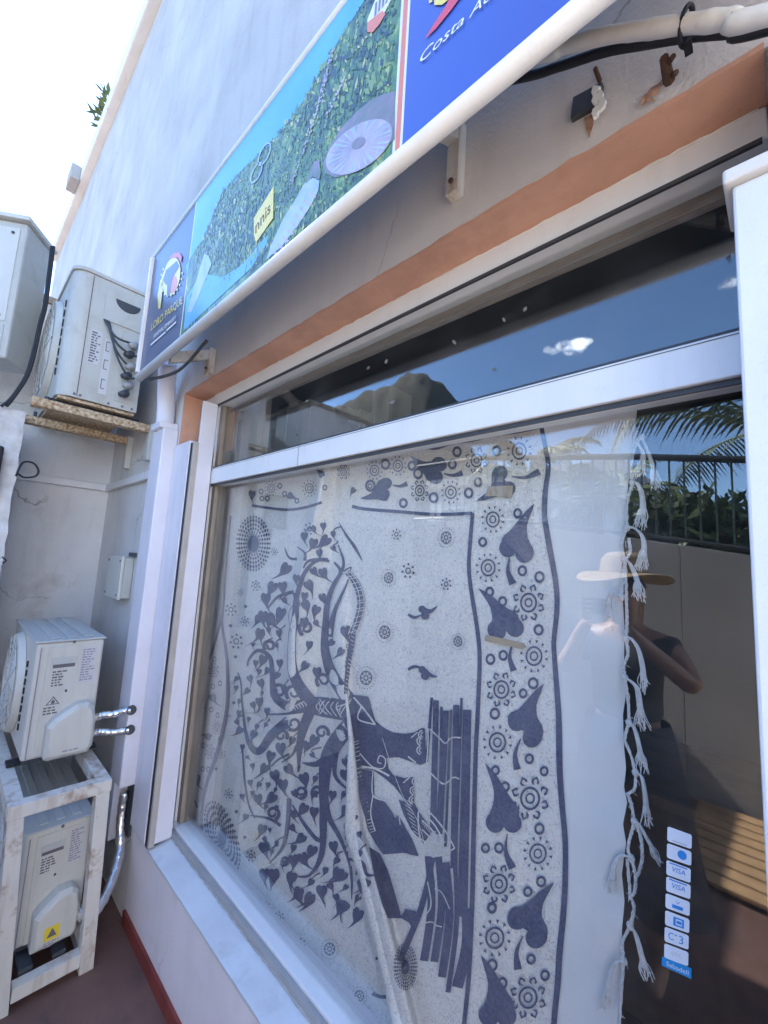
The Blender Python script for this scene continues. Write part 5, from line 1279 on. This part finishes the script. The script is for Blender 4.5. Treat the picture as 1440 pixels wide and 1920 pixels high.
# tape holding the cloth
for nm, q, lab in (('tape', ((910, 930), (915, 912), (962, 910), (960, 932)), 'short brown tape strip on the cloth below the top border'), ('tape', ((908, 1201), (911, 1190), (984, 1206), (982, 1218)), 'long brown tape strip across the printed heart of the right border')):
    v, f = fill2d(q, 8); n = len(v)
    o = MB().add([cl(a, b, .0080) for a, b in v]+[cl(a, b, .0072) for a, b in v], f+[tuple(i+n for i in t_[::-1]) for t_ in f]).build(nm, M['tape'])
    tag(o, lab, 'tape', 'tape strips on the cloth')

# ------------------------------------------------------------------ stickers on the glass
gy = GY-.0035
def gl(px, py, d=0.0): p = at(px, py, 1, gy-d); return (p[0], gy-d, p[2])
TG = lambda x, y: (1140+x*.2188, 1500+y*.2188)
PS = thing('payment_sticker', 'strip of white and blue payment card stickers low on the right of the glass', 'sticker', gl(1270, 1700))
CJ = [(random.uniform(-1.5, 1.5), random.uniform(-2, 2)) for _ in range(8)]
def card_quad(k):
    a = np.array(TG(511-k*4.0, 226+k*143.0)); b = np.array(TG(720-k*4.4, 302+k*143.5)); c = np.array(TG(718-k*4.4, 424+k*143.5)); d = np.array(TG(508-k*4.0, 352+k*143.0))
    j_ = np.array(CJ[k])*.22
    return a+j_, b+j_*1.4, c+j_*1.2, d+j_*.9
def cardmap(k, d):
    a, b, c, e = card_quad(k)
    def fn(u, v):
        p = (e*(1-u)+c*u)*(1-v)+(a*(1-u)+b*u)*v
        return gl(p[0], p[1], d)
    return fn
for k in range(8):
    fn = cardmap(k, .0006); fn0 = cardmap(k, .0001)
    rr = [(.06, 0), (.94, 0), (1, .09), (1, .91), (.94, 1), (.06, 1), (0, .91), (0, .09)]
    vs = [fn(*p) for p in rr]+[fn0(*p) for p in rr]
    card = MB().add(vs, [tuple(range(8))]+[(i, 8+i, 8+(i+1) % 8, (i+1) % 8) for i in range(8)]).build('card', M['card_white'], PS)
    f2 = cardmap(k, .0010); mb = MB(); m_ = M['card_blue']
    def rect(u0, u1, v0, v1): mb.add([f2(u0, v0), f2(u1, v0), f2(u1, v1), f2(u0, v1)], [(0, 1, 2, 3)])
    if k == 0:
        rect(.2, .8, .13, .16); m_ = M['ink_purple']
    elif k == 1:
        mb.add([f2(.62+.19*math.cos(a), .53+.31*math.sin(a)) for a in [j*6.2832/20 for j in range(20)]], [tuple(range(20))]); 
    elif k in (2, 3):
        rect(.12, .85, .84, .92); word_on(mb, 'VISA', lambda u, v: f2(.24+u*.54, .36+v*.36), .2)
    elif k == 4:
        rect(.28, .72, .18, .42); word_on(mb, 'V', lambda u, v: f2(.42+u*.18, .52+v*.22))
    elif k == 5:
        rect(.34, .78, .18, .28); rect(.34, .78, .68, .78); rect(.34, .44, .2801, .6799); rect(.70, .78, .2801, .6799); rect(.48, .68, .38, .58)
    elif k == 6:
        word_on(mb, 'C', lambda u, v: f2(.16+u*.22, .25+v*.5)); word_on(mb, '3', lambda u, v: f2(.60+u*.18, .2+v*.56)); rect(.43, .50, .62, .72)
    else:
        word_on(mb, 'ccc', lambda u, v: f2(.3+u*.4, .4+v*.25)); m_ = M['label']
    mb.build('card_print', m_, card)
q = [TG(462, 1340), TG(716, 1444), TG(713, 1534), TG(460, 1418)]
ft = MB().add([gl(*p, .0006) for p in q]+[gl(*p, .0001) for p in q], [(3, 2, 1, 0)]+[(i, (i+1) % 4, 4+(i+1) % 4, 4+i) for i in range(4)]).build('footer', M['sky_blue'], PS)
qa = [np.array(TG(500, 1418)), np.array(TG(690, 1503)), np.array(TG(690, 1462)), np.array(TG(500, 1380))]
mb = MB(); word_on(mb, 'Sabadell', lambda u, v: gl(*((qa[0]*(1-u)+qa[1]*u)*(1-v)+(qa[3]*(1-u)+qa[2]*u)*v), .0010)); mb.build('lettering', M['card_white'], ft)

for k, (px, py, s, a, lab) in enumerate(((1128, 412, 9, .2, 'white flower sticker high in the middle of the upper pane'), (984, 580, 8, .6, 'white leaf sticker on the upper pane above the reflected sky'), (945, 600, 7, -.5, 'white leaf sticker left of the pair at mid upper pane'), (852, 642, 8, -.7, 'worn tan leaf sticker near the reflected hill'), (1366, 482, 9, .8, 'white leaf sticker by the right post'), (724, 678, 7, .4, 'pale leaf sticker below the orange soffit'), (575, 752, 6, .9, 'small leaf sticker over the box files'), (557, 815, 5, 0, 'tiny white blob on the upper pane by the box files'), (450, 790, 5, .3, 'white speck sticker at the left of the upper pane'), (735, 754, 9, 1.2, 'torn white sticker before the dark hill'), (925, 692, 6, .9, 'tiny white arrow sticker on the reflected sky'), (690, 690, 6, .7, 'faint pale leaf sticker at the end of the light streak'))):
    s *= .72
    pts = [(px+s*(x*math.cos(a)-y*math.sin(a)), py+s*(x*math.sin(a)+y*math.cos(a))) for x, y in ((0, -1.1), (.45, -.5), (.5, .1), (.3, .6), (0, .9), (-.35, .5), (-.5, 0), (-.35, -.6))]
    n = 8; o = MB().add([gl(*p, .0005) for p in pts]+[gl(*p, .0001) for p in pts], [tuple(range(n))[::-1]]+[(i, (i+1) % n, n+(i+1) % n, n+i) for i in range(n)]).build('leaf_sticker', M['sticker_white'])
    tag(o, lab, 'sticker', 'leaf stickers on the upper pane')
# ------------------------------------------------------------------ interior things
t = thing('shutter_box', 'long dull beige shutter box inside behind the top of the upper pane', 'box', (-1, .3, 2.4))
MB().box(-2.0, .6, .19, .215, 2.388, 2.62).build('box_casing', M['beige_alu'], t, bevel=.006)
MB().box(-2.0, .6, .186, .1895, 2.385, 2.395).build('box_edge', M['grey_alu'], t)
t = thing('shelf', 'dark wooden shelf inside the shop carrying white box files', 'shelf', (-1.9, .9, 2.1))
zsh = 2.03
MB().box(-3.1, -.9, .78, 1.12, zsh-.03, zsh).build('board', M['wood'], t, bevel=.003)
for xx in (-3.0, -1.9, -1.0): MB().box(xx-.015, xx+.015, .80, 1.12, .003, zsh-.0305).build('upright', M['wood'], t)
fx = [(520, 768), (540, 757), (560, 757), (582, 762), (605, 766), (628, 770), (652, 774), (676, 778), (700, 782)]
prev = None
for i, (px, py) in enumerate(fx[:-1]):
    a = at(px, py, 1, .84); b = at(fx[i+1][0], fx[i+1][1], 1, .84)
    bx = thing('box_file', ['first short white box file at the left end of the shelf', 'second white box file, tallest on the shelf', 'third white box file beside the tallest', 'fourth white box file from the left', 'fifth white box file from the left', 'sixth white box file from the left', 'seventh white box file from the left', 'last white box file at the right end of the shelf'][i], 'box file', (a[0], .9, zsh), 'box files on the shelf')
    MB().box(a[0]+.004, b[0]-.004, .84+.004*(i % 2), 1.08, zsh+.001, a[2]).build('file_box', M['file'], bx, bevel=.002)
    MB().box(a[0]+.015, b[0]-.015, .8385+.004*(i % 2), .8395+.004*(i % 2), zsh+.03, zsh+.08).build('finger_label', M['label'], bx)
t = thing('cabinet_box', 'pale carton standing on the shelf right of the box files', 'box', at(712, 770, 1, .84))
a = at(697, 735, 1, .84); b = at(728, 720, 1, .84)
MB().box(a[0], b[0], .85, 1.05, zsh+.001, b[2]).build('carton', M['file'], t, bevel=.003)
MB().box(a[0]+.01, b[0]-.01, .8475, .8495, zsh+.05, zsh+.12).build('carton_label', M['label'], t)
t = thing('side_panel', 'grey upright panel just inside the window at the left', 'panel', (-1.95, .4, .43))
MB().box(-2.25, -2.05, .34, .40, .43, 2.7).build('board', M['grey_alu'], t, bevel=.003)
MB().box(-2.0, -1.93, .30, .335, .43, 2.7).build('edge_strip', M['beige_alu'], t, bevel=.003)
t = thing('counter', 'low brown wooden counter standing inside behind the glass', 'counter', (-.2, 1.6, 0))
MB().box(-.75, .9, 1.2, 1.9, .80, .84).build('worktop', M['wood'], t, bevel=.004)
MB().box(-.70, .85, 1.26, 1.85, .003, .7995).build('body', M['wood'], t)

# ------------------------------------------------------------------ across the alley, seen mirrored in the glass
RYW = -3.15
def wtop(x): return float(np.interp(x, [-9, -2.6, -1.02, -.19, 1.6, 4, 9], [2.25, 2.2, 2.0, 1.86, 1.5, 1.1, 1.0]))
t = thing('retaining_wall', 'long grey rendered retaining wall with a sloping top across the alley', 'wall', (0, RYW-.1, 0))
xs = [-9, -6, -4, -2.6, -1.02, -.645]
for xa, xb in ((-9, -2.2), (-2.196, -.64), (-.636, 1.4), (1.404, 9)):
    q = [(xa, 0), (xb, 0)]+[(x, wtop(x)) for x in [xb]+[c for c in (4, 1.6, -.19, -1.02, -2.6) if xa < c < xb]+[xa]]
    MB().prism(q, 1, RYW-.2, RYW).build('wall_panel', M['wall_grey'], t, bevel=.003)
t = thing('railing', 'green iron railing with thin upright bars on top of the retaining wall', 'railing', (0, RYW-.1, 2))
def rtop(x): return wtop(x)+.76
xs = [-6, -2.6, -1.02, -.19, 1.6, 3.4]
MB().tube([(x, RYW-.1, rtop(x)) for x in xs], .030, 8).build('top_rail', M['rail_dark'], t)
MB().tube([(x, RYW-.1, wtop(x)+.05) for x in xs], .02, 6).build('bottom_rail', M['rail_dark'], t)
me = None
for k in range(64):
    x = -4.6+k*.105
    o = MB().box(x-.007, x+.007, RYW-.107, RYW-.093, wtop(x)+.065, rtop(x)-.02).build('baluster', M['rail_green'], t)
# bench of slats on the sunny side
t = thing('slatted_deck', 'low platform of tan wooden slats lying in the sun below the retaining wall', 'deck', (.2, -2.5, 0))
for k in range(9):
    y0 = -3.05+k*.115
    MB().box(-.55, 1.5, y0, y0+.098, .028, .05).build('slat', M['deck'], t, bevel=.002)
for xx in (-.45, .45, 1.4): MB().box(xx-.03, xx+.03, -3.06, -2.03, .002, .0275).build('bearer', M['wood'], t)

def frond_mesh(L=1.7, n=42, droop=.9, wid=.42, seed=0):
    rnd = random.Random(seed); mb = MB(); pts = []
    for k in range(n+1):
        s = k/n; pts.append(Vector((L*math.sin(s*1.15*droop)/1.05/droop*1.0, 0, L*(.42*s-.62*droop*s*s*s))))
    mb.tube(pts[::3], [.016*(1-.8*i/(n//3)) for i in range(len(pts[::3]))], 5)
    for k in range(3, n):
        s = k/n; p = pts[k]; t = (pts[k+1]-pts[k-1]).normalized()
        w_ = wid*math.sin(min(1, s*1.25+.12)*math.pi*.86)*rnd.uniform(.85, 1.1)
        for sg_ in (-1, 1):
            d = (Vector((0, sg_, 0))*.82+t*.55+Vector((0, 0, -.35-.35*rnd.random()))).normalized()
            q = p+d*w_; m_ = p+d*w_*.5+Vector((0, 0, .02)); b = t*.013
            mb.add([p-b, m_-b*1.2, q-Vector((0, 0, .05)), m_+b*1.2, p+b], [(0, 1, 3, 4), (1, 2, 3)])
    return mb
def palm(label, base, h, scale, nf, seed, lean=(0, 0)):
    rnd = random.Random(seed)
    t = thing('palm_tree', label, 'palm tree', base, 'palm trees above the retaining wall')
    top = (base[0]+lean[0], base[1]+lean[1], base[2]+h)
    P = [tuple(np.array(base)*(1-s)+np.array(top)*s) for s in np.linspace(0, 1, 14)]
    MB().tube(P, [.13*scale*(1.15-.4*i/13)*(1+.08*(i % 2)) for i in range(14)], 10).build('trunk', M['palm_trunk'], t)
    ms = []
    for v in range(3): 
        o = frond_mesh(1.7*scale, 40, .85+.2*v, .40*scale, seed+v).build('frond', M['palm'], t); ms.append(o)
    for k in range(nf):
        o = ms[k] if k < 3 else ms[k % 3].copy()
        if k >= 3: COL.objects.link(o); o.parent = t
        o.location = Vector(top)-Vector(base)
        o.rotation_euler = (rnd.uniform(-.2, .2), (-.12 if k == 0 else rnd.uniform(-.75, .45)), (math.pi if k == 0 else k*2.399+2.2+rnd.uniform(-.2, .2)))
pc = at(1445, 800, 1, .28+4.5)
palm('tall arching feather palm just behind the railing at right', (float(pc[0]), -4.5, 1.2), float(pc[2])-1.2, 1.2, 9, 3)
palm('short bushy palm behind the railing bars', (-2.35, -6.6, 1.7), 1.0, 1.0, 14, 8)
palm('spiky young palm further left behind the railing', (-3.1, -5.6, 1.9), 1.35, .75, 13, 12)
palm('distant feather palm right of the others', (1.9, -6.6, .6), 3.4, 1.25, 16, 17)
def shrub(label, c, r, seed):
    rnd = random.Random(seed); t = thing('shrub', label, 'shrub', (c[0], c[1], c[2]), 'shrubs behind the railing'); mb = MB()
    for k in range(420):
        d = Vector((rnd.gauss(0, 1), rnd.gauss(0, 1), rnd.gauss(0, .8))).normalized()*r*rnd.uniform(.45, 1.0)*(1+.25*math.sin(3*k))
        p = Vector(c)+Vector((d.x, d.y, max(.02, d.z+r*.7))); a = Vector((rnd.gauss(0, 1), rnd.gauss(0, 1), rnd.gauss(0, 1))).normalized()*.09; b = a.cross(Vector((rnd.random(), rnd.random(), rnd.random()))).normalized()*.03
        mb.add([p-a, p+b, p+a, p-b], [(0, 1, 2, 3)])
    mb.build('foliage', M['leaf'], t)
    MB().tube([c, (c[0], c[1], c[2]+r*.8)], .03, 6).build('stem', M['palm_trunk'], t)
shrub('rounded green shrub behind the middle of the railing', (-.55, -4.2, 1.45), .38, 1)
shrub('dark green shrub under the tall palm', (.35, -4.4, 1.3), .42, 2)
shrub('small shrub at the left end of the railing', (-2.9, -4.3, 2.15), .36, 3)

for q_, (px, py, r_, lab) in enumerate(((1222, 960, .30, 'dark shrub behind the bars beside the fringe of the cloth'), (1275, 940, .36, 'dense green shrub behind the middle bars'), (1335, 950, .38, 'large dark shrub behind the bars near the post'), (1392, 965, .36, 'shrub behind the last bars by the right post'))):
    c_ = at(px, py, 1, .28+3.95); shrub(lab, (float(c_[0]), -3.95, max(1.0, float(c_[2])-r_*1.3)), r_, 20+q_)
def house(label, x0, x1, y0, y1, z0, z1, nwin, roof):
    t = thing('house', label, 'house', ((x0+x1)/2, (y0+y1)/2, z0), 'houses beyond the terrace')
    MB().box(x0, x1, y0, y1, z0-1.5, z1).build('wall', M['house'], t, bevel=.02)
    if roof: MB().prism([(y0-.3, z1+.001), (y1+.3, z1+.001), ((y0+y1)/2, z1+1.0)], 0, x0-.3, x1+.3).build('roof', M['tile_roof'], t)
    else: MB().box(x0-.1, x1+.1, y0-.1, y1+.1, z1+.001, z1+.3).build('roof', M['house'], t)
    for k in range(nwin):
        xx = x0+(k+.5)*(x1-x0)/nwin
        w_ = MB().box(xx-.5, xx+.5, y1+.001, y1+.05, z1-2.0, z1-.7).build('window', M['white_alu'], t)
        MB().box(xx-.44, xx+.44, y1+.0505, y1+.06, z1-1.94, z1-.76).build('pane', M['house_glass'], w_)
house('pale flat roofed house behind the railing', -9, -3.0, -16, -10.5, 1.2, 4.3, 3, False)
house('low house with a terracotta roof beyond the short palm', -1.2, 3.2, -22, -16.5, .5, 3.0, 3, True)

# ------------------------------------------------------------------ the woman with the straw hat mirrored in the glass
def skin_body(name, m, parent, verts, edges, radii, sub=2):
    me = bpy.data.meshes.new(name); me.from_pydata([tuple(v) for v in verts], edges, []); me.update()
    o = bpy.data.objects.new(name, me); COL.objects.link(o); me.materials.append(m)
    o.parent = parent; o.location = -wloc(parent)
    s = o.modifiers.new('skin', 'SKIN'); s.use_smooth_shade = True
    for i, r in enumerate(radii): me.skin_vertices[0].data[i].radius = (r if hasattr(r, '__len__') else (r, r))
    me.skin_vertices[0].data[0].use_root = True
    u = o.modifiers.new('sub', 'SUBSURF'); u.levels = u.render_levels = sub
    return o
def woman():
    bx, by = -.555, -1.18
    t = thing('person', 'woman in a wide straw hat and white top raising a phone in both hands', 'person', (bx, by, 0))
    V = [(0, 0, .92), (0, .0, 1.08), (0, -.01, 1.25), (0, 0, 1.37), (0, .01, 1.45), (0, .03, 1.53), (0, .035, 1.62),     # 0-6 spine, head
         (-.17, 0, 1.36), (-.25, .10, 1.20), (-.10, .21, 1.45),           # 7-9 right arm
         (.17, 0, 1.36), (.27, .10, 1.22), (.03, .22, 1.45),                    # 10-12 left arm
         (-.09, 0, .86), (-.10, .01, .48), (-.10, -.02, .07), (-.10, .10, .035),      # 13-16
         (.09, 0, .86), (.10, .01, .48), (.10, -.02, .07), (.10, .10, .035)]
    Ed = [(0, 1), (1, 2), (2, 3), (3, 4), (4, 5), (5, 6), (3, 7), (7, 8), (8, 9), (3, 10), (10, 11), (11, 12), (0, 13), (13, 14), (14, 15), (15, 16), (0, 17), (17, 18), (18, 19), (19, 20)]
    Rr = [(.15, .11), (.12, .09), (.14, .10), (.11, .08), .05, (.075, .085), (.072, .088), .055, .042, .028, .055, .042, .028, .085, .055, .042, .034, .085, .055, .042, .034]
    skin_body('body', M['skin'], t, [(bx+x, by+y, z) for x, y, z in V], Ed, Rr)
    # hands: five fingers curled round the phone on both sides
    for sx, wr, nm in ((-1, (-.10, .21, 1.45), 'hand'), (1, (.03, .22, 1.45), 'hand')):
        hv = [(bx+wr[0], by+wr[1], wr[2]), (bx+wr[0]-sx*.0, by+wr[1]+.02, wr[2]+.055)]; he = [(0, 1)]; hr = [.024, (.030, .018)]
        for k in range(4):
            i = len(hv); zb = 1.48+.019*k
            base = (bx+wr[0]-sx*.006, by+wr[1]+.035, zb+.01); mid = (bx+wr[0]-sx*(.018), by+wr[1]+.062, zb+.014); tip = (bx+wr[0]-sx*(.048-.004*abs(k-1.5)), by+wr[1]+.062, zb+.016)
            hv += [base, mid, tip]; he += [(1, i), (i, i+1), (i+1, i+2)]; hr += [.010, .009, .0075]
        i = len(hv); hv += [(bx+wr[0]-sx*.016, by+wr[1]+.010, 1.505), (bx+wr[0]-sx*.04, by+wr[1]+.02, 1.53)]; he += [(1, i), (i, i+1)]; hr += [.0105, .0085]
        skin_body(nm, M['skin'], t, hv, he, hr, 1)
    # top and skirt
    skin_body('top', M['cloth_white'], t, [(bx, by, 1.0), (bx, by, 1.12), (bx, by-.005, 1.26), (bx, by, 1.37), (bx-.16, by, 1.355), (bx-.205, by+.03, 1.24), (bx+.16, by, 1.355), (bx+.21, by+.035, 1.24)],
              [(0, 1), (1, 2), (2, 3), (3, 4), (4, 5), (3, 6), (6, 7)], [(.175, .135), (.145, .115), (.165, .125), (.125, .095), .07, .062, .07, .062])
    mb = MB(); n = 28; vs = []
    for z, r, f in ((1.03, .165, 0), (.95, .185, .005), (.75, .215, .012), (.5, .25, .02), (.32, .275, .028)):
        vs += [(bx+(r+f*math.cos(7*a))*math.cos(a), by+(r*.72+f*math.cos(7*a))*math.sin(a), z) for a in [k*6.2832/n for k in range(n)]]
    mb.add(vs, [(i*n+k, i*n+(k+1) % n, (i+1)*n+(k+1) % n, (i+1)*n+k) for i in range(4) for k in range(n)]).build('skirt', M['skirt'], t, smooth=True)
    # face
    hx, hy, hz = bx, by+.035, 1.60
    f = MB(); 
    f.tube([(hx, hy+.078, hz+.012), (hx, hy+.094, hz-.018), (hx, hy+.086, hz-.026)], [.007, .011, .008], 8); f.build('nose', M['skin'], t, smooth=True)
    for s in (-1, 1):
        MB().tube([(hx+s*.031, hy+.074, hz+.012), (hx+s*.031, hy+.082, hz+.012)], [.012, .006], 10).build('eye', M['ink'], t, smooth=True)
        MB().tube([(hx+s*.074, hy-.0, hz-.015), (hx+s*.084, hy-.004, hz+.01), (hx+s*.078, hy-.004, hz+.03)], [.009, .012, .008], 8).build('ear', M['skin'], t, smooth=True)
    MB().tube([(hx-.022, hy+.077, hz-.055), (hx, hy+.084, hz-.053), (hx+.022, hy+.077, hz-.055)], [.004, .0075, .004], 8).build('mouth', M['sign_orange'], t, smooth=True)
    skin_body('hair', M['hair'], t, [(hx, hy-.02, hz+.06), (hx, hy-.05, hz), (hx, hy-.06, hz-.10), (hx, hy-.055, hz-.22)], [(0, 1), (1, 2), (2, 3)], [(.086, .08), (.088, .06), (.08, .045), (.06, .03)])
    hat = thing('straw_hat', 'wide brimmed straw hat worn by the woman', 'hat', (hx, hy, hz+.06))
    n = 36
    def ringz(r, z, wv=0): return [(hx+r*math.cos(a), hy+r*math.sin(a)*.96, z+wv*math.sin(2*a+.4)) for a in [k*6.2832/n for k in range(n)]]
    rings = [ringz(.02, hz+.165), ringz(.065, hz+.16), ringz(.09, hz+.13), ringz(.098, hz+.065)]
    vs = [v for r_ in rings for v in r_]; MB().add(vs, [(i*n+k, i*n+(k+1) % n, (i+1)*n+(k+1) % n, (i+1)*n+k) for i in range(3) for k in range(n)]+[tuple(range(n))]).build('hat_crown', M['straw'], hat, smooth=True)
    rings = [ringz(.0985, hz+.066), ringz(.145, hz+.062, .008), ringz(.196, hz+.046, .022), ringz(.199, hz+.042, .022), ringz(.145, hz+.057, .008), ringz(.0985, hz+.060)]
    vs = [v for r_ in rings for v in r_]; MB().add(vs, [(i*n+k, i*n+(k+1) % n, (i+1)*n+(k+1) % n, (i+1)*n+k) for i in range(5) for k in range(n)]).build('hat_brim', M['straw'], hat, smooth=True)
    ph = thing('phone', 'dark phone held up in both hands by the woman in the hat', 'phone', (bx-.035, by+.265, 1.52))
    MB().box(bx-.105, bx+.035, by+.258, by+.267, 1.485, 1.555).build('phone_body', M['black'], ph, bevel=.004)
    MB().cyl((bx-.085, by+.2675, 1.54), (bx-.085, by+.270, 1.54), .006, 12).build('phone_lens', M['dark_grey'], ph)
woman()
